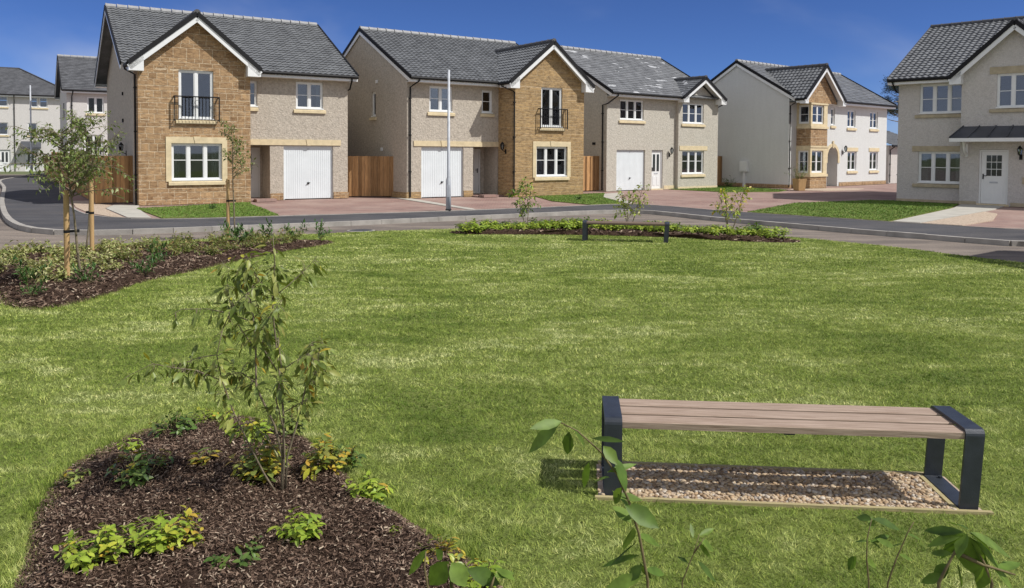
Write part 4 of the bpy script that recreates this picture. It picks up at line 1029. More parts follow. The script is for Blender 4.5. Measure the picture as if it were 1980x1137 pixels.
fringe(bN, 15000, .05, .042, 'grass', 'longer grass fringe leaning over the rim of the nearest mulch bed')

fringe(bN, 5000, .11, .035, 'grass', 'loose grass tufts scattered across the rim of the nearest mulch bed')
fringe(bL, 9000, .07, .04, 'grass', 'grass fringe along the rim of the long bed')
# bark chips
def chips(P, n, size, name, lab, zf):
    xs = [p[0] for p in P]; ys = [p[1] for p in P]; mb = MB(); k = 0
    while k < n:
        x = rnd.uniform(min(xs),max(xs)); y = rnd.uniform(min(ys),max(ys))
        if not inside(P, x, y): continue
        k += 1
        l = size*rnd.uniform(.4,1.5); w = l*rnd.uniform(.12,.4); a = rnd.uniform(0,6.28); p = rnd.gauss(0,.35); r = rnd.gauss(0,.6); z = zf(x,y)+rnd.uniform(.0,.02)
        d = Vector((math.cos(a)*math.cos(p),math.sin(a)*math.cos(p),math.sin(p))); s = Vector((-math.sin(a)*math.cos(r),math.cos(a)*math.cos(r),math.sin(r)))
        c = Vector((x,y,z)); mb.add([c-d*l/2-s*w/2, c+d*l/2-s*w*.3, c+d*l/2+s*w*.4, c-d*l/2+s*w/2],[(0,1,2,3)])
    return stuff(mb.build(name, M['chip'], smooth=True), lab, 'bark')
def zb(P, t, h):
    def f(x, y):
        r = t.ray_cast(Vector((x,y,1)), Vector((0,0,-1))); return r[0].z if r[0] is not None else 0
    return f
chips(bN, 75000, .017, 'bark_mulch', 'dark brown bark chippings of the nearest planting bed', zb(bN[::3],cN,.07))
chips(bL, 20000, .05, 'bark_mulch', 'dark brown bark chippings of the long bed with the staked trees', zb(bL[::3],cL,.08))
chips(bF, 3000, .09, 'bark_mulch', 'bark chippings of the far bed behind the distant bench', zb(bF[::3],cF,.07))
# ------------------------------------------------------------------ benches
def make_bench(loc, rz, label, group=None, coarse=False):
    B = thing('park_bench', label, 'bench', loc, rz, group)
    L, D, Hh = 2.06, .45, .45; w = .1; th = .016
    def loop(inset):
        a = inset; r = .035-inset*.6; pts = []
        for cx, cz, a0 in ((D-a-r, Hh-a-r, 0), (a+r, Hh-a-r, 90), (a+r, a+.004, 180), (D-a-r, a+.004, 270)):
            rr = r if cz > .1 else .002
            for k in range(5):
                an = R(a0+k*22.5); pts.append((cx+rr*math.cos(an) + (0 if cz > .1 else (r if an > R(269) and a0==270 else (-r if a0 == 180 else 0))), cz+rr*math.sin(an)))
        return pts
    def frame(x0, x1):
        mb = MB(); o = loop(0); i = loop(th); n = len(o)
        vs = [(x0,p[0],p[1]) for p in o]+[(x1,p[0],p[1]) for p in o]+[(x0,p[0],p[1]) for p in i]+[(x1,p[0],p[1]) for p in i]; fs = []
        for k in range(n):
            j = (k+1) % n
            fs += [(k,j,n+j,n+k),(2*n+j,2*n+k,3*n+k,3*n+j),(j,k,2*n+k,2*n+j),(n+k,n+j,3*n+j,3*n+k)]
        mb.add(vs, fs); return mb
    for x in (0, L-w):
        f = frame(x, x+w)
        if x > 1: f.v = [(p[0]-.03*(1-p[2]/Hh), p[1], p[2]) for p in f.v]
        f.tube([(x+w/2,.04,.021),(x+w/2,.04,.03)], .012, 6); f.tube([(x+w/2,D-.04,.021),(x+w/2,D-.04,.03)], .012, 6)
        fo = f.build('leg_frame', M['steel'], B)
    for k in range(3):
        y0 = .013+k*.152; mb = MB(); zt = Hh-.018; z0 = zt-.04; e = .006
        x0, x1 = w-.012, L-w+.012; y1 = y0+.12
        mb.add([(x0,y0,z0),(x0,y0,zt-e),(x0,y0+e,zt),(x0,y1-e,zt),(x0,y1,zt-e),(x0,y1,z0),(x1,y0,z0),(x1,y0,zt-e),(x1,y0+e,zt),(x1,y1-e,zt),(x1,y1,zt-e),(x1,y1,z0)],
               [(0,1,7,6),(1,2,8,7),(2,3,9,8),(3,4,10,9),(4,5,11,10),(5,0,6,11),(5,4,3,2,1,0),(6,7,8,9,10,11)])
        mb.build('slat', M['slat'], B)
    mb = MB(); mb.box(w-.01,L-w+.01,.2,.24,Hh-.085,Hh-.06); mb.box(1.0,1.06,.04,.41,Hh-.075,Hh-.0582); mb.build('support_bar', M['steel'], B)
    return B
BR = make_bench(BO, BA, 'slatted wooden bench with blue-grey steel ends, in the foreground over a gravel pad')
B2 = make_bench((1.545,17.5,0), R(-10), 'same kind of slatted bench seen far off across the lawn')
B2.scale = (.91,.96,.96)
for c_ in kids(B2):
    if c_.name.startswith('slat'): c_.data.materials[0] = M['slat2']  # far seat gets the wood with its underside shade in the colour
# gravel pad under the near bench
E_ = thing('timber_edging', 'shallow treated timber frame holding gravel under the nearest bench', 'edging', BO, BA)
for (a,b,c,d) in ((-.05,2.09,-.045,-.02),(-.02,2.0,.47,.495)):
    mb = MB(); mb.box(a,b,c,d,-.05,.018); mb.build('timber_board', M['edging'], E_)
for a in (.12, 1.9):
    mb = MB(); mb.box(a,a+.025,-.0195,.4695,-.04,.016); mb.build('timber_board', M['edging'], E_)
o = sheet('gravel_pad', [tuple((BO + Matrix.Rotation(BA,3,'Z')@Vector((a,b,0))).xy) for a,b in ((-.03,-.02),(2.06,-.02),(2.06,.47),(-.03,.47))], .003, M['gravel'])
# lower the lawn there is not needed: the pad lies just proud of it
ico = bmesh.new(); bmesh.ops.create_icosphere(ico, subdivisions=2, radius=1); IV = [v.co.copy() for v in ico.verts]; IF = [[v.index for v in f.verts] for f in ico.faces]; ico.free()
def pebbles(n, x0, x1, y0, y1, T, s0, s1, name, lab):
    mb = MB(); mb.M = T
    for k in range(n):
        x = rnd.uniform(x0,x1); y = rnd.uniform(y0,y1); s = rnd.uniform(s0,s1); Rm = Matrix.Rotation(rnd.uniform(0,6.28),3,'Z')@Matrix.Rotation(rnd.gauss(0,.4),3,'X')
        sc_ = Vector((s*rnd.uniform(.9,1.5), s*rnd.uniform(.7,1.0), s*rnd.uniform(.5,.8))); ph = rnd.random()*6
        z = .004+s*.5*rnd.random()+ (s*.4 if k > n*.6 else 0)
        mb.add([(Rm@Vector((v.x*sc_.x,v.y*sc_.y,v.z*sc_.z)))*(1+.14*math.sin(v.x*3+ph)*math.cos(v.y*4+ph)) + Vector((x,y,z)) for v in IV], IF)
    return stuff(mb.build(name, M['pebble'], smooth=True), lab, 'gravel')
pebbles(3300, .14, 1.9, -.02, .475, Matrix.Translation(BO)@Matrix.Rotation(BA,4,'Z'), .0085, .0145, 'gravel', 'rounded tan and cream pebbles under the nearest bench')
pebbles(60, -.03, .12, -.02, .475, Matrix.Translation(BO)@Matrix.Rotation(BA,4,'Z'), .008, .013, 'gravel', 'few loose pebbles beside the left foot of the nearest bench')

# ------------------------------------------------------------------ lighting columns
def column(loc, h, r0, r1, label, mat='galv', split=1.0):
    P = thing('lamp_column', label, 'lamp post', loc)
    mb = MB(); mb.tube([(0,0,0),(0,0,split),(0,0,split+.12),(0,0,h)], [r0,r0,r1,r1*.75], 14); mb.build('post', M[mat], P, smooth=True)
    mb = MB(); mb.box(-.045,.045,-r0-.008,-r0+.02,.45,.85); mb.build('access_door', M[mat], P)
    mb = MB(); mb.tube([(0,0,0),(0,0,.05)], r0*1.15, 14); mb.build('collar', M['black'], P)
column((-2.08,26.25,0), 4.6, .085, .05, 'plain pale grey column standing on the kerbside in front of the second house')
column((-34.6,57.7,-.1), 6.6, .09, .06, 'slim grey-green column far up the side street', 'galv', 1.2)

def cover(loc, r, label):
    D = thing('manhole_cover', label, 'manhole cover', loc); mb = MB(); mb.tube([(0,0,0),(0,0,.008)], r, 24); mb.build('lid', M['lead'], D)
    mb = MB(); n = 24
    for i in range(n):
        a = 2*math.pi*i/n; b = 2*math.pi*(i+1)/n; mb.add([(r*1.02*math.cos(a),r*1.02*math.sin(a),.01),(r*1.02*math.cos(b),r*1.02*math.sin(b),.01),(r*1.2*math.cos(b),r*1.2*math.sin(b),.004),(r*1.2*math.cos(a),r*1.2*math.sin(a),.004)],[(0,1,2,3)])
    mb.build('rim', M['kerb'], D)
cover((2.5,23.4,-.118), .36, 'round dark manhole cover in the road beyond the distant bench')
cover((-3.9,20.7,-.118), .3, 'round dark manhole cover in the road in front of the first driveway')
# ------------------------------------------------------------------ fences
def fence(name, label, p, q, h, bw=.125, posts=2.0):
    p = Vector((*p,0)); q = Vector((*q,0)); d = q-p; L = d.length; F = thing(name, label, 'fence', p, math.atan2(d.y,d.x), None)
    n = max(1, int(L/bw)); w = L/n
    mb = MB()
    for i in range(n):
        j = rnd.uniform(-.006,.006); yy = 0 if i % 2 else .035
        mb.box(i*w+.004, (i+1)*w-.002+(.02 if i%2==0 else 0), yy+j, yy+.018+j, .04, h+rnd.uniform(-.006,.006))
    mb.box(0,L,.042,.08,.3,.38); mb.box(0,L,.042,.08,h-.35,h-.27); mb.build('board_panel', M['fence'], F)
    m = max(1, round(L/posts))
    for i in range(m+1):
        x = min(max(L*i/m, .05), L-.05); mb = MB(); mb.box(x-.045,x+.045,.082,.17,0,h+.0); mb.build('post', M['fence'], F)
    return F
fence('timber_fence', 'vertical board gate fence between the first and second houses', (-6.95,33.55), (-4.93,33.85), 1.72)
fence('timber_fence', 'short dark board fence meeting the left side wall of the stone gabled house', (-14.75,28.35), (-13.6,29.05), 1.72, posts=1.1)
fence('timber_fence', 'long board fence running back along the side street', (-29.6,51.5), (-14.78,28.4), 1.75)
fence('timber_fence', 'narrow board fence between the second and third houses', (3.15,39.3), (4.75,40.3), 1.75)
fence('timber_fence', 'dark board fence between the third house and the white house', (11.5,46.9), (13.0,48.0), 1.75)
fence('timber_fence', 'low brown fence at the far end of the side street', (-36.2,62.0), (-29.8,51.8), 1.4)

# ------------------------------------------------------------------ plants
def leaf(mb, base, d, up, L, W, droop=.25, fold=.18, curl=0.0):
    """elliptical pointed leaf: 5 stations"""
    d = d.normalized(); s = d.cross(up)
    if s.length < 1e-4: s = d.orthogonal()
    s.normalize(); n = s.cross(d).normalized()
    st = ((0,.04),(.22,.72),(.5,1.0),(.78,.62),(1.0,.02)); vs = []
    for t, w in st:
        c = base + d*(L*t) - n*(droop*L*t*t) ; e = n*(fold*W*w*.5)
        vs += [c - s*(W*w/2) + e, c, c + s*(W*w/2) + e]
    fs = []
    for i in range(4):
        a = 3*i; fs += [(a,a+1,a+4,a+3),(a+1,a+2,a+5,a+4)]
    mb.add(vs, fs)
def leaf_s(mb, base, d, up, L, W, droop=.2):
    d = d.normalized(); s = d.cross(up)
    if s.length < 1e-4: s = d.orthogonal()
    s.normalize(); n = s.cross(d)
    m = base+d*L*.45; mb.add([base, m-s*W/2+n*W*.12, base+d*L-n*droop*L, m+s*W/2+n*W*.12, m], [(0,1,4),(1,2,4),(2,3,4),(3,0,4)])
def rv(rn, s=1): return Vector((rn.gauss(0,s), rn.gauss(0,s), rn.gauss(0,s)))

def shoot(rn, wood, leaves, p, d, L, r, lf, ll, lw, nseg=6, droop=.0, wob=.12, fine=True, start=.15, hang=.5, up=.0, leaf2=None, p2=.0):
    """a curved stem with alternate leaves; returns list of (point,dir)"""
    pts = [p.copy()]; dirs = [d.normalized()]; q = p.copy(); v = d.normalized()
    for i in range(nseg):
        v = (v + rv(rn, wob) + Vector((0,0,up-droop*(i/nseg)))).normalized(); q = q + v*(L/nseg); pts.append(q.copy()); dirs.append(v.copy())
    wood.tube(pts, [r*(1-.75*i/nseg) for i in range(nseg+1)], 5)
    for k in range(lf):
        t = start+(1-start)*(k+rn.random()*.6)/lf; t = min(t, .999); i = int(t*nseg); f = t*nseg-i
        b = pts[i].lerp(pts[i+1], f); ax = dirs[i]
        sd = ax.cross(rv(rn)).normalized(); dd = (ax*.5 + sd*.9 + Vector((0,0,-hang*rn.uniform(.2,1.3)))).normalized()
        tgt = leaves if (leaf2 is None or rn.random() > p2) else leaf2
        s = rn.uniform(.65,1.2)
        b2 = b + dd*ll*.12
        (leaf if fine else leaf_s)(tgt, b2, dd, (Vector((0,0,1))+rv(rn,.35)), ll*s, lw*s, rn.uniform(.1,.45))
    return pts, dirs

def tree_like(name, label, cat, loc, seed, h, mats, stems=1, r=.014, spread=.5, crown0=.35, nb=16, bl=.4, ll=.06, lw=.025, lpb=16, fine=True, hang=.6, lean=(0,0), group=None, tw=.35, up=.0, split_base=False, sub=2, leaf2=None, p2=0.0, wig=.1):
    rn = random.Random(seed); T = thing(name, label, cat, loc, 0, group); wood = MB(); lv = MB(); lv2 = MB() if leaf2 else None
    for s in range(stems):
        a = 2*math.pi*s/stems+rn.uniform(-.5,.5); tilt = (spread*.35 if stems > 1 else 0)*rn.uniform(.5,1.3)
        d = Vector((math.cos(a)*tilt+lean[0], math.sin(a)*tilt+lean[1], 1)); hh = h*(1 if s == 0 else rn.uniform(.65,.95))
        base = Vector((math.cos(a)*.03,math.sin(a)*.03,-.02)) if stems > 1 else Vector((0,0,-.02))
        pts, dirs = shoot(rn, wood, lv, base, d, hh, r, int(lpb*.6), ll, lw, 9, 0, .05 if stems == 1 else wig*.7, fine, max(.3,crown0), hang, .06, lv2, p2)
        n = nb//stems
        for k in range(n):
            t = crown0+(1-crown0)*(k+.3)/n*.97; i = min(int(t*9), 8); b = pts[i].lerp(pts[i+1], t*9-i)
            an = rn.uniform(0,6.28); e = rn.uniform(.25,1.1); dd = Vector((math.cos(an),math.sin(an),e))
            L = bl*rn.uniform(.6,1.2)*(1-.45*(t-crown0)/(1-crown0))
            bp, bd = shoot(rn, wood, lv, b, dd, L, r*.42, lpb, ll, lw, 5, .25, wig*1.4, fine, .1, hang, up, lv2, p2)
            for q in range(sub):
                j = rn.randint(1,4); d2 = (bd[j]+rv(rn,.55)).normalized()
                shoot(rn, wood, lv, bp[j], d2, L*.5, r*.24, int(lpb*.6), ll*.9, lw*.9, 4, .3, .15, fine, .05, hang, up, lv2, p2)
    wood.build('trunk', M[tw] if isinstance(tw, str) else M['bark'], T, smooth=True); lv.build('crown', mats, T, smooth=True)
    if lv2 is not None and lv2.v: lv2.build('turning_leaves', leaf2, T, smooth=True)
    return T

# foreground sapling in the near bed
def near_sapling():
    rn = random.Random(12); B = Vector((-1.26,4.36,.05)); T = thing('sapling', 'multi-stemmed sapling with drooping olive leaves in the nearest mulch bed', 'sapling', B); wood = MB(); lv = MB(); l2 = MB()
    K = 4.36/1550
    def W(px, py, dd): return Vector(((px-545)*K, dd, (975-py)*K*1.02))
    S = [ # polylines (px,py,depth offset), radius, leaf density
     ([(545,975,0),(546,905,0),(530,840,-.02),(505,760,-.03),(492,690,.0),(478,620,.03),(465,560,.04),(470,535,.03)],.0085,14),
     ([(545,975,.01),(552,900,.02),(545,820,.04),(530,740,.06),(520,660,.08),(522,590,.07),(527,530,.06),(532,480,.05)],.0075,16),
     ([(550,975,.02),(556,905,.03),(575,830,.05),(590,770,.09),(600,720,.1),(596,690,.12)],.0065,11),
     ([(540,975,-.02),(515,930,-.05),(492,860,-.09),(468,800,-.12),(447,740,-.14),(440,690,-.16),(452,640,-.15)],.006,14),
     ([(548,905,.0),(552,840,-.06),(548,780,-.11),(560,720,-.15),(552,660,-.16)],.006,11),
     ([(447,740,-.14),(410,712,-.2),(372,705,-.26),(335,700,-.3),(300,712,-.33)],.0035,15),
     ([(440,690,-.16),(400,700,-.1),(365,716,-.04),(330,726,.0)],.003,8),
     ([(478,640,.03),(440,622,.0),(405,612,-.05),(368,612,-.1),(350,622,-.12)],.0035,10),
     ([(465,580,.04),(440,555,.07),(425,540,.1),(412,530,.12)],.003,8),
     ([(520,600,.07),(555,570,.1),(585,540,.14),(603,520,.17)],.003,6),
     ([(590,770,.09),(612,735,.04),(622,700,.0),(628,672,-.03)],.0035,11),
     ([(560,720,-.15),(590,700,-.2),(615,680,-.22),(632,690,-.24)],.003,9),
     ([(505,760,-.03),(470,740,.04),(440,745,.1),(415,755,.14)],.003,8),
     ([(492,690,0),(520,640,-.06),(545,610,-.12),(560,590,-.15)],.0035,10),
     ([(492,690,0),(455,660,.08),(430,610,.14),(420,575,.17)],.0035,11),
     ([(545,820,.04),(585,800,.14),(600,760,.2),(610,720,.22)],.003,8),
     ([(546,905,0),(510,880,.08),(480,862,.14),(462,850,.17)],.003,7),
     ([(530,740,.06),(500,700,.13),(490,650,.18),(470,600,.2)],.0035,11),
     ([(522,590,.07),(505,560,.02),(490,530,-.03),(488,505,-.05)],.003,9),
     ([(452,640,-.15),(470,600,-.18),(500,575,-.2),(520,560,-.2)],.003,9)]
    for pl, r, nl in S:
        P = [W(*p) + Vector((rn.gauss(0,.006),rn.gauss(0,.02),rn.gauss(0,.005))) for p in pl]; P[0] = W(*pl[0]); n = len(P); wood.tube(P, [r*(1-.65*i/(n-1)) for i in range(n)], 6)
        thick = r > .0055
        for q in range(int(nl*(3.2 if thick or pl[0][0] > 480 else 1.9))):
            t = (rn.uniform(.38,1) if thick else rn.uniform(.1,1))*(n-1.001); i = int(t); b = P[i].lerp(P[i+1], t-i); ax = (P[i+1]-P[i]).normalized()
            for m in range(rn.choice((0,1,1,2,4))):
                sd = ax.cross(rv(rn)).normalized(); dd = (ax*rn.uniform(0,.7)+sd*.9+Vector((0,0,-rn.uniform(.1,1.3)))).normalized(); L = .07*rn.uniform(.5,1.25)
                tl = dd*rn.uniform(.008,.06)
                if tl.length > .02: wood.tube([b, b+tl], .0012, 3)
                leaf(lv if rn.random() > .06 else l2, b+tl, (dd+rv(rn,.28)+Vector((0,0,rn.uniform(-.55,.25)))).normalized(), Vector((0,0,1))+rv(rn,.4), L, L*rn.uniform(.3,.42), rn.uniform(.05,.5), rn.uniform(.1,.5))
    wood.build('trunk', M['bark'], T, smooth=True); lv.build('crown', LV['sapling'], T, smooth=True); l2.build('turning_leaves', LV['yellow'], T, smooth=True)
near_sapling()
# staked young trees
tree_like('young_tree', 'slender young tree tied to the stake nearest the camera, left of the pair', 'tree', (-6.17,11.42,.06), 5, 2.2, LV['young'], stems=1, r=.022, crown0=.55, nb=36, bl=.95, ll=.075, lw=.034, lpb=15, fine=False, hang=.5, lean=(-.02,0), sub=3)
tree_like('young_tree', 'slender young tree tied to the second stake, right of the pair', 'tree', (-7.66,14.36,.06), 9, 2.35, LV['young'], stems=1, r=.02, crown0=.53, nb=30, bl=.8, ll=.075, lw=.034, lpb=14, fine=False, hang=.5, lean=(.03,0), sub=3)
tree_like('young_tree', 'lone staked young tree in front of the golden stone gable', 'tree', (-6.26,18.1,.03), 13, 2.5, LV['young'], stems=1, r=.02, crown0=.5, nb=20, bl=.6, ll=.085, lw=.04, lpb=11, fine=False, hang=.3, sub=2)
def stake(loc, h, label, strap_z, d):
    S = thing('tree_stake', label, 'stake', loc); mb = MB(); mb.tube([(0,0,-.1),(0,0,h-.02),(0,0,h)], [.038,.038,.03], 12); mb.build('post', M['stake'], S, smooth=False)
    mb = MB(); mb.tube([(0,0,strap_z-.02),(0,0,strap_z+.02)], .041, 12); dv = Vector(d); mb.beam((0,0,strap_z), (dv.x,dv.y,strap_z), .012, .035); mb.tube([(dv.x,dv.y,strap_z-.02),(dv.x,dv.y,strap_z+.02)], .028, 8); mb.build('strap', M['black'], S)
stake((-6.32,11.35,0), 1.37, 'thick round pine stake nearest the camera with black strap', .78, (.11,.08))
stake((-7.46,14.2,0), 1.42, 'round pine stake behind the nearest one, right of it', .82, (-.15,.14))
stake((-6.42,18.1,0), 1.3, 'round pine stake standing alone in front of the stone gable', .8, (.15,0))
# far bed saplings
for k, (x, y, hh, sd, lab, st, bl_) in enumerate([(.36,19.55,1.25,31,'bushy sapling left of the distant bench in the far bed',2,.28),(2.88,19.75,1.15,34,'wide forked sapling right behind the distant bench',3,.36),(5.1,18.75,1.2,40,'loose sapling with yellowish leaves right of the distant bench',3,.32)]):
    tree_like('sapling', lab, 'sapling', (x,y,.05), sd, hh, LV['green'] if k == 0 else LV['varieg'] if k == 1 else LV['yellow'], stems=st, r=.014, spread=.5 if k == 0 else 1.0, crown0=.3, nb=26, bl=bl_*1.3, ll=.105, lw=.05, lpb=8, fine=False, hang=.3, sub=1, leaf2=LV['lime'], p2=.5, wig=.12)

def rosette_plant(name, label, cat, loc, seed, rad, h, n, ll, lw, mat, group=None, fine=True, leaf2=None, p2=0.):
    rn = random.Random(seed); T = thing(name, label, cat, loc, 0, group); wood = MB(); lv = MB(); l2 = MB()
    for k in range(n):
        a = rn.uniform(0,6.28); rr = rad*math.sqrt(rn.random()); b = Vector((math.cos(a)*rr*.3, math.sin(a)*rr*.3, -.01)); tip = Vector((math.cos(a)*rr, math.sin(a)*rr, h*rn.uniform(.55,1)*(1-.35*(rr/rad)**2)))
        mid = b.lerp(tip,.5)+Vector((0,0,.02)); wood.tube([b,mid,tip], [.003,.0025,.002], 4)
        axis = (tip-mid).normalized()*.6+Vector((0,0,.6)); axis.normalize()
        m = rn.randint(6,9); ph = rn.random()*6
        tgt = l2 if rn.random() < p2 else lv
        for i in range(m):
            an = ph+i*2.4; u = axis.orthogonal().normalized(); w = axis.cross(u); el = rn.uniform(-.1,.75)
            dd = u*math.cos(an)+w*math.sin(an)+axis*el; s = rn.uniform(.6,1.15)
            (leaf if fine else leaf_s)(tgt, tip-axis*.012*i*(ll/.05), dd, axis+rv(rn,.1), ll*s, lw*s, rn.uniform(.1,.4))
        for i in range(3):
            q = b.lerp(tip, rn.uniform(.3,.8)); an = rn.uniform(0,6.28); (leaf if fine else leaf_s)(lv, q, Vector((math.cos(an),math.sin(an),.3)), Vector((0,0,1)), ll*.9, lw*.9, .3)
    wood.build('stems', M['twig'], T); lv.build('leaves', mat, T, smooth=True)
    if l2.v: l2.build('turning_leaves', leaf2, T, smooth=True)
    return T
NP = [  # x,y,rad,h,n,mat,leaf len,label
 (-1.88,3.6,.17,.17,26,'lime',.052,'bushy lime green plant at the lower left of the nearest bed'),
 (-1.62,3.72,.17,.19,26,'lime',.055,'bushy lime green plant, right of the lower left pair in nearest bed'),
 (-1.02,3.83,.11,.17,15,'lime',.055,'compact lime green plant below the sapling base'),
 (-1.25,3.62,.13,.1,12,'green',.045,'small mid green plant at the bottom centre of the nearest bed'),
 (-.78,4.3,.13,.13,17,'lime',.048,'yellow green plant at the right rim of the nearest bed'),
 (-.7,4.12,.06,.07,3,'green',.07,'low round leaved seedling beside the right rim plant'),
 (-2.12,4.55,.17,.17,17,'green',.055,'loose green plant on the left side of the nearest bed'),
 (-1.8,4.7,.07,.13,3,'yellow',.075,'tiny yellow green shoot in the middle of the nearest bed'),
 (-2.25,5.3,.17,.14,19,'green',.05,'green plant at the upper left rim of the nearest bed'),
 (-1.72,5.15,.17,.16,20,'lime',.055,'lime green plant at the top of the nearest bed behind the sapling'),
 (-1.42,4.52,.18,.26,24,'yellow',.07,'yellow and orange leaved plant at the left foot of the sapling'),
 (-1.1,4.62,.14,.24,18,'yellow',.065,'yellowish plant at the right foot of the sapling'),
 (-1.68,4.18,.04,.05,3,'green',.04,'tiny green seedling in the bare centre of the nearest bed'),
 (-2.4,5.0,.07,.08,5,'lime',.045,'tiny lime seedling near the upper left rim of the nearest bed'),
 (-.32,3.62,.12,.13,10,'yellow',.05,'yellow flowering tips at the lower right end of the nearest bed'),
 (-.12,3.42,.12,.12,12,'lime',.05,'lime leaved plant at the very bottom of the lawn edge'),
 (-2.05,5.5,.14,.13,14,'lime',.045,'lime plant just right of the upper left rim plant in the nearest bed'),
 (-1.48,5.3,.13,.16,14,'sapling',.055,'olive leaved plant at the top right rim of the nearest bed'),
 (-.98,4.78,.09,.14,8,'green',.05,'green plant on the right rim level with the sapling foot'),
 (-2.5,4.5,.09,.07,7,'sapling',.04,'flat dull green seedling on the left rim of the nearest bed'),
 (-.55,3.85,.05,.06,4,'lime',.035,'tiny seedling near the right rim low in the nearest bed'),
 (-2.35,4.72,.05,.09,3,'yellow',.05,'thin yellow green shoot at the left rim of the nearest bed')]
for k, (x,y,rad,h,n,m,ll,lab) in enumerate(NP):
    rosette_plant('ground_cover_plant', lab, 'plant', (x,y,.06), 100+k, rad, h, n, ll, ll*.48, LV[m], 'low plants in the nearest mulch bed', leaf2=LV['yellow'] if m != 'yellow' else LV['sapling'], p2=.12 if m != 'yellow' else .5)

# left bed: variegated low shrubs, in one group
def shrub_proto(seed, rad, h, n, ll, lw, mat, name, lab, cat, group, hang=.3, lpb=10, twigc='twig'):
    rn = random.Random(seed); T = thing(name, lab, cat, (0,0,0), 0, group); wood = MB(); lv = MB()
    for k in range(n):
        a = rn.uniform(0,6.28); t = rn.uniform(.2,1.2); d = Vector((math.cos(a)*t,math.sin(a)*t,1)); L = h*rn.uniform(.7,1.25)
        shoot(rn, wood, lv, Vector((math.cos(a)*rad*.2,math.sin(a)*rad*.2,0)), d, L, .004, lpb, ll, lw, 5, .15, .14, False, .12, hang)
    wood.build('stems', M[twigc], T); lv.build('leaves', mat, T, smooth=True); return T
pv = [shrub_proto(200+i, .26, .27, 24, .07, .036, LV['varieg'], 'variegated_shrub', 'cream and green low shrub in the left half of the long bed', 'shrub', 'variegated shrubs in the long bed', .3, 14) for i in range(3)]
pb = [shrub_proto(210+i, .26, .27, 20, .07, .03, LV['brown'], 'straggly_shrub', 'brownish straggly low shrub filling the right half of the long bed', 'shrub', 'brownish shrubs in the long bed', .1, 12) for i in range(3)]
def scatter(protos, spots, seed, smin=.8, smax=1.2, lab=None):
    rn = random.Random(seed)
    for i, (x, y) in enumerate(spots):
        o = protos[i] if i < len(protos) else copy_tree(protos[i % len(protos)])
        s = rn.uniform(smin,smax); o.location = (x,y,.06); o.rotation_euler = (0,0,rn.uniform(0,6.28)); o.scale = (s,s,s*rn.uniform(.85,1.1))
rn = random.Random(3)
sv = []; sb = []
k = 0
while len(sv)+len(sb) < 52 and k < 9000:
    k += 1; x = rn.uniform(-9,-4.2); y = rn.uniform(10,17.2)
    if not inside(bL, x, y): continue
    # keep the near (lower right) rim bare mulch
    q = min(((x-p[0])**2+(y-p[1])**2)**.5 for p in bL)
    if q < .4: continue
    if x*.0+ (x+5.35) > -.72 and y < 14.2: continue
    if y < 11.3: continue
    if any((x-a)**2+(y-b)**2 < .3 for a, b in sv+sb): continue
    (sv if (x < -6.6 or (y < 12.8 and x < -6.1)) else sb).append((x,y))
scatter(pv, sv, 5, .7, 1.1); scatter(pb, sb, 6, .7, 1.15)
# dark upright plants
pdk = [shrub_proto(230+i, .12, .3, 12, .09, .03, LV['dark'], 'evergreen_shrub', 'x', 'shrub', 'dark glossy upright shrubs in the long bed', -.9, 9) for i in range(2)]
dk = [(-6.15,10.25,.75,'small dark glossy plant at the near tip of the long bed'),(-6.8,11.2,1.,'dark glossy plant left of the nearest stake'),(-5.9,11.1,.9,'dark glossy plant right of the nearest young tree'),(-5.5,12.0,.85,'dark glossy plant alone on the mulch right of the young trees'),(-5.9,13.2,1.0,'dark glossy plant among brown shrubs midway along the long bed'),
      (-5.4,15.9,1.15,'broad dark glossy plant beside the lone stake'),(-5.0,16.4,1.15,'dark glossy plant second from the far right end of the long bed'),(-4.6,16.9,1.1,'dark glossy plant near the far right end of the long bed'),(-4.1,17.1,1.0,'dark glossy plant at the far right tip of the long bed'),(-5.9,17.0,1.1,'dark glossy plant behind the lone stake')]
for i, (x,y,s,lab) in enumerate(dk):
    o = pdk[i] if i < 2 else copy_tree(pdk[i % 2]); o.location = (x,y,.06); o.rotation_euler = (0,0,i*1.7); o.scale = (s,s,s*1.15); o['label'] = lab
# far bed hedge-like groundcover
pf = [rosette_plant('ground_cover_plant', 'low yellow-green clump in the row along the far bed', 'plant', (0,0,0), 300+i, .3, .22, 34, .075, .04, LV['lime' if i else 'green'], 'low clumps along the far bed', fine=False) for i in range(3)]
sp = []
for i in range(40):
    t = i/39; x = -1.1+7.2*t; yc = 19.1+.55*math.sin(math.pi*min(1,t*1.15))*1.0-1.2*max(0,t-.45)*1.6
    sp.append((x, yc+(.25,-.2,.0)[i % 3]))
scatter(pf, [p for p in sp if inside(bF,*p)], 8, .85, 1.35)
# small shrubs near the white house
s_ = shrub_proto(400, .3, .6, 26, .08, .04, LV['dark'], 'evergreen_shrub', 'dark round bush on the grass beside the fence left of the white house', 'shrub', None, .1, 12); s_.location = (12.3,45.4,.0)
s_ = shrub_proto(401, .2, .9, 20, .08, .04, LV['green'], 'leafy_shrub', 'green leafy shrub in front of the stone bay of the white house', 'shrub', None, .1, 12); s_.location = (15.05,41.95,.5)
P = thing('planter', 'tan square timber planter standing in front of the stone bay', 'planter', (15.05,41.95,0), R(20))
mb = MB(); mb.add([(-.2,-.2,0),(.2,-.2,0),(.2,.2,0),(-.2,.2,0),(-.26,-.26,.62),(.26,-.26,.62),(.26,.26,.62),(-.26,.26,.62)],[(3,2,1,0),(0,1,5,4),(1,2,6,5),(2,3,7,6),(3,0,4,7)]); mb.build('box', M['stake'], P)
mb = MB(); mb.box(-.25,.25,-.25,.25,.52,.56); mb.build('soil', M['mulch'], P)
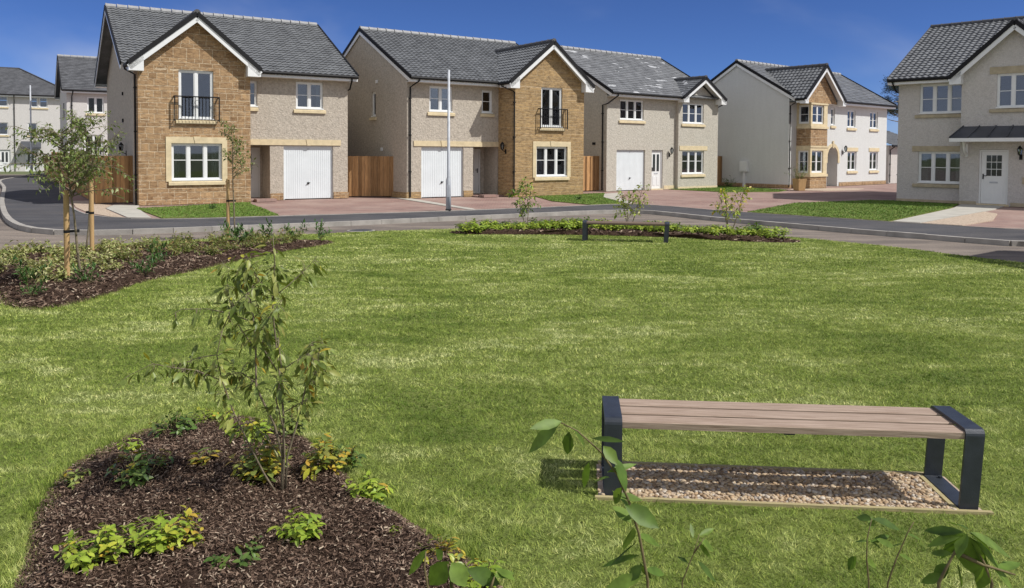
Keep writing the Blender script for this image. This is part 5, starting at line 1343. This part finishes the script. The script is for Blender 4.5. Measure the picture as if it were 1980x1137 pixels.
for x, y, lab in ((-9.9,26.4,'flat drain cover mound of dark turf in the first front garden'),(2.7,32.6,'dark turf clump in the second front garden')):
    s_ = shrub_proto(int(410+x), .2, .16, 26, .06, .02, LV['dark'], 'turf_clump', lab.replace('flat drain cover mound of dark turf','dark turf clump'), 'plant', None, .1, 8); s_.location = (x,y,.01)

# background pine
def pine(loc, h, label, seed):
    rn = random.Random(seed); T = thing('pine_tree', label, 'tree', loc); wood = MB(); lv = MB()
    pts = [Vector((0,0,0)),Vector((.2,0,h*.35)),Vector((-.1,.1,h*.7)),Vector((.1,0,h*.97))]; wood.tube(pts, [.22,.18,.12,.04], 8)
    for k in range(26):
        z = h*rn.uniform(.42,.95); a = rn.uniform(0,6.28); L = rn.uniform(.8,2.3)*(1.25-z/h*.6); b = Vector((0,0,z)); e = b+Vector((math.cos(a)*L,math.sin(a)*L,rn.uniform(-.1,.5)))
        wood.tube([b,b.lerp(e,.5)+Vector((0,0,-.08)),e], [.05,.035,.015], 5)
        if z < h*.6 and rn.random() < .6: continue
        for c in range(5):
            q = e+Vector((rn.gauss(0,.35),rn.gauss(0,.35),rn.gauss(.1,.12)))
            for i in range(70):
                d = rv(rn); d.z = abs(d.z)*.7; d.normalize(); leaf_s(lv, q+rv(rn,.2), d, rv(rn), .2, .04, 0)
    wood.build('trunk', M['bark'], T, smooth=True); lv.build('crown', LV['pine'], T); return T
pine((38.6,80,0), 9.6, 'dark pine showing between the white house and the shaded house', 4)

# ------------------------------------------------------------------ close foreground stems (pixel measured, placed 2 m away)
CAM = Vector((0,0,1.95)); FPX = 1550.
def at(px, py, d): return Vector(((px-990)/FPX*d, d, 1.95-(py-293)/FPX*d))
def near_plant(name, label, stems, leaves, d0, mat='near', stemr=.004, leaf2=None):
    """stems: list of polylines (px,py,d); leaves: (px0,py0,px1,py1,width_px,d,dd)"""
    root = at(*stems[0][0]) ; root = Vector((root.x, root.y, 0)); T = thing(name, label, 'plant', root); wood = MB(); lv = MB()
    for si, s in enumerate(stems):
        P = [at(*q) for q in s]; 
        if si == 0 or len(s) > 2 and s[0][1] > 1130: P = [Vector((root.x+rnd.uniform(-.05,.05), root.y+rnd.uniform(-.05,.05), 0)), P[0].lerp(root,.5)+Vector((.01,.02,0))] + P
        Q = [p-root for p in P]; n = len(Q)
        wood.tube(Q, [stemr*(1.2-.8*i/(n-1)) for i in range(n)], 6)
    for (a,b,c,e,w,d,dd) in leaves:
        p = at(a,b,d)-root; q = at(c,e,d+dd)-root; D = q-p; L = D.length
        up = Vector((rnd.gauss(0,.35),rnd.gauss(-.55,.3),rnd.uniform(.5,1)))
        leaf(lv, p, D, up, L, w/FPX*d, rnd.uniform(.0,.12), rnd.uniform(.1,.35))
    wood.build('stems', M['twig'], T, smooth=True); lv.build('leaves', LV[mat], T, smooth=True); return T
near_plant('young_shrub', 'tall arching shoot with large leaves crossing in front of the nearest bench', 
  [[(1262,1137,2.1),(1243,1040,2.1),(1222,975,2.08),(1200,925,2.06),(1165,878,2.04),(1120,838,2.0),(1088,822,2.0)]],
  [(1085,824,1022,882,30,2.0,.03),(1090,820,1030,832,22,2.0,-.05),(1095,815,1098,808,10,2.0,.02),(1105,840,1100,888,24,2.0,.03),(1150,853,1212,856,13,2.04,-.05),(1172,868,1200,905,26,2.05,-.03),(1195,890,1222,958,30,2.06,-.03),
   (1145,900,1130,955,18,2.06,.04),(1185,930,1150,940,16,2.06,.05),(1210,950,1190,985,22,2.07,.04),(1215,985,1285,1030,38,2.08,-.02),(1222,990,1190,955,22,2.08,.05),(1228,1020,1193,985,34,2.1,.03),(1232,1030,1215,1075,34,2.1,.03),(1240,1045,1290,1063,22,2.1,.05),
   (1245,1085,1165,1105,16,2.1,.08),(1246,1100,1270,1137,14,2.1,.03),(1250,1105,1225,1137,24,2.1,.0),(1238,1060,1180,1110,12,2.1,.05),(1258,1115,1300,1120,20,2.1,.05),(1180,920,1240,900,14,2.05,.05),(1200,965,1250,975,22,2.08,.02),(1225,1000,1262,985,16,2.08,.06),(1252,1125,1180,1150,26,2.1,.0),(1110,830,1140,870,16,2.02,.03)], 2.1)
near_plant('young_shrub', 'thin wispy stem with few small leaves at the bottom centre',
  [[(1330,1137,2.3),(1340,1110,2.3),(1352,1080,2.3),(1362,1042,2.3)],[(1352,1080,2.3),(1372,1050,2.3)]],
  [(1362,1045,1392,1030,12,2.3,.03),(1365,1055,1392,1075,22,2.3,.02),(1362,1060,1385,1090,10,2.3,.03),(1358,1095,1398,1140,18,2.3,.02),(1340,1100,1320,1085,10,2.3,.03),(1350,1050,1345,1020,10,2.3,.03)], 2.3, stemr=.0025)
near_plant('young_shrub', 'slender two stemmed shoot at the bottom right, left of the large leaved one',
  [[(1697,1137,2.2),(1692,1090,2.2),(1692,1050,2.2),(1700,1010,2.2)],[(1735,1137,2.2),(1750,1090,2.2),(1770,1040,2.2),(1783,1015,2.2)]],
  [(1692,1055,1668,1055,14,2.2,.03),(1694,1052,1725,1072,18,2.2,.03),(1697,1030,1702,1003,14,2.2,.02),(1700,1012,1670,1005,20,2.2,.04),(1702,1010,1760,1030,22,2.2,.04),(1710,1050,1750,1065,16,2.2,.05),(1672,1085,1655,1112,20,2.2,.03),(1770,1040,1800,1050,12,2.2,.03),(1755,1080,1785,1092,10,2.2,.04),(1762,1060,1740,1062,10,2.2,.03),(1700,1055,1740,1042,14,2.2,.06),(1692,1090,1712,1108,14,2.2,.02)], 2.2, stemr=.003)
near_plant('laurel_shrub', 'large leaved bright green shrub at the lower right corner',
  [[(1835,1137,1.9),(1850,1105,1.9),(1865,1075,1.9),(1882,1045,1.9)],[(1865,1075,1.9),(1920,1100,1.9),(1985,1120,1.9)],[(1940,1137,1.9),(1925,1100,1.9),(1905,1060,1.9)]],
  [(1885,1040,1905,1122,50,1.9,.02),(1888,1038,1868,1085,30,1.9,-.03),(1885,1038,1805,1060,24,1.9,.05),(1880,1035,1800,1030,20,1.9,.08),(1890,1035,1945,1075,28,1.9,-.02),(1895,1035,1980,1085,30,1.9,.03),(1890,1030,1850,1010,18,1.9,.1),(1893,1045,1940,1120,28,1.9,.02),(1900,1050,1975,1120,28,1.9,.05),
   (1860,1080,1815,1075,16,1.9,.05),(1855,1100,1820,1130,26,1.9,.03),(1930,1100,1912,1150,30,1.9,.02),(1940,1105,1990,1150,30,1.9,.02),(1875,1055,1850,1060,16,1.9,.05),(1845,1120,1800,1137,20,1.9,.04),(1950,1110,1995,1095,24,1.9,.05),(1870,1100,1880,1145,26,1.9,.02),(1880,1040,1838,1088,22,1.9,.04)], 1.9, stemr=.005)
near_plant('laurel_shrub', 'large leaved green shrub poking up at the bottom edge left of centre',
  [[(880,1160,2.0),(872,1130,2.0),(868,1105,2.0)],[(950,1160,2.0),(960,1130,2.0)],[(830,1160,2.0),(822,1110,2.0),(825,1080,2.0)]],
  [(828,1075,790,1128,20,2.0,.03),(870,1100,830,1150,44,2.0,.02),(875,1102,905,1150,40,2.0,-.02),(905,1115,975,1145,34,2.0,.03),(870,1108,880,1160,34,2.0,.0),(960,1130,1000,1120,22,2.0,.05),(958,1132,935,1150,20,2.0,.02),(845,1075,858,1098,18,2.0,.04),(1000,1137,960,1110,18,2.0,.03)], 2.0, stemr=.004)

# ------------------------------------------------------------------ camera, light, sky
cam = bpy.data.cameras.new('camera'); co = bpy.data.objects.new('camera', cam); COL.objects.link(co); sc.camera = co
P_ = R(2.0); roll = R(.33)
co.location = (0,0,1.95); co.rotation_euler = (Matrix.Rotation(math.pi/2-P_,4,'X') @ Matrix.Rotation(roll,4,'Z')).to_euler()
cam.sensor_width = 36; cam.lens = 1550/1980*36; cam.shift_y = (293-1137/2+1550*math.tan(P_))/1980
cam.clip_start = .05; cam.clip_end = 3000
sun = bpy.data.lights.new('sun', 'SUN'); so = bpy.data.objects.new('sun', sun); COL.objects.link(so)
tosun = Vector((.82,-.27,1)).normalized(); so.rotation_euler = tosun.to_track_quat('Z','Y').to_euler(); so.location = (20,-10,30)
sun.energy = 3.9; sun.angle = R(.53); sun.color = (1,.965,.915)
w = bpy.data.worlds.new('World'); sc.world = w; w.use_nodes = True; nt = w.node_tree; bg = nt.nodes['Background']
sky = nt.nodes.new('ShaderNodeTexSky'); sky.sky_type = 'NISHITA'; sky.sun_disc = False; sky.sun_elevation = math.asin(tosun.z); sky.sun_rotation = math.atan2(tosun.x, tosun.y)
sky.altitude = 2500; sky.air_density = .8; sky.dust_density = .1; sky.ozone_density = 5
# thin cloud haze ahead, thick unseen cloud added behind the camera for white fill
tc = nt.nodes.new('ShaderNodeTexCoord'); mp = nt.nodes.new('ShaderNodeMapping'); mp.inputs['Scale'].default_value = (1.6,1.6,3.6); nt.links.new(tc.outputs['Generated'], mp.inputs[0])
nz = nt.nodes.new('ShaderNodeTexNoise'); nz.inputs['Scale'].default_value = 1.7; nz.inputs['Detail'].default_value = 5; nz.inputs['Roughness'].default_value = .5; nz.inputs['Distortion'].default_value = .25; nt.links.new(mp.outputs[0], nz.inputs[0])
rp = nt.nodes.new('ShaderNodeValToRGB'); rp.color_ramp.elements[0].position = .3; rp.color_ramp.interpolation = 'EASE'; rp.color_ramp.elements[0].color = (0,0,0,1); rp.color_ramp.elements[1].position = .78; rp.color_ramp.elements[1].color = (.8,.8,.8,1); rp.color_ramp.elements[1].position = .85; sx = nt.nodes.new('ShaderNodeSeparateXYZ'); nt.links.new(tc.outputs['Generated'], sx.inputs[0])
ml = nt.nodes.new('ShaderNodeMath'); ml.operation = 'MULTIPLY_ADD'; nt.links.new(sx.outputs[1], ml.inputs[0]); ml.inputs[1].default_value = -.32; ml.inputs[2].default_value = .1; ml.use_clamp = False
ad = nt.nodes.new('ShaderNodeMath'); ad.operation = 'ADD'; nt.links.new(nz.outputs['Fac'], ad.inputs[0]); nt.links.new(ml.outputs[0], ad.inputs[1]); nt.links.new(ad.outputs[0], rp.inputs[0])
hm = nt.nodes.new('ShaderNodeMix'); hm.data_type = 'RGBA'; hm.blend_type = 'MULTIPLY'; hm.inputs[0].default_value = 1; nt.links.new(sky.outputs[0], hm.inputs[6]); hm.inputs[7].default_value = (.4,.5,.74,1)
cm = nt.nodes.new('ShaderNodeMix'); cm.data_type = 'RGBA'; nt.links.new(rp.outputs[0], cm.inputs[0]); nt.links.new(hm.outputs[2], cm.inputs[6]); cm.inputs[7].default_value = (6.5,6.6,6.9,1)
nt.links.new(cm.outputs[2], bg.inputs[0]); bg.inputs[1].default_value = .1
sc.render.engine = 'CYCLES'
vs_ = sc.view_settings; vs_.view_transform = 'Standard'; vs_.look = 'None'; vs_.exposure = 0.3; vs_.gamma = 1
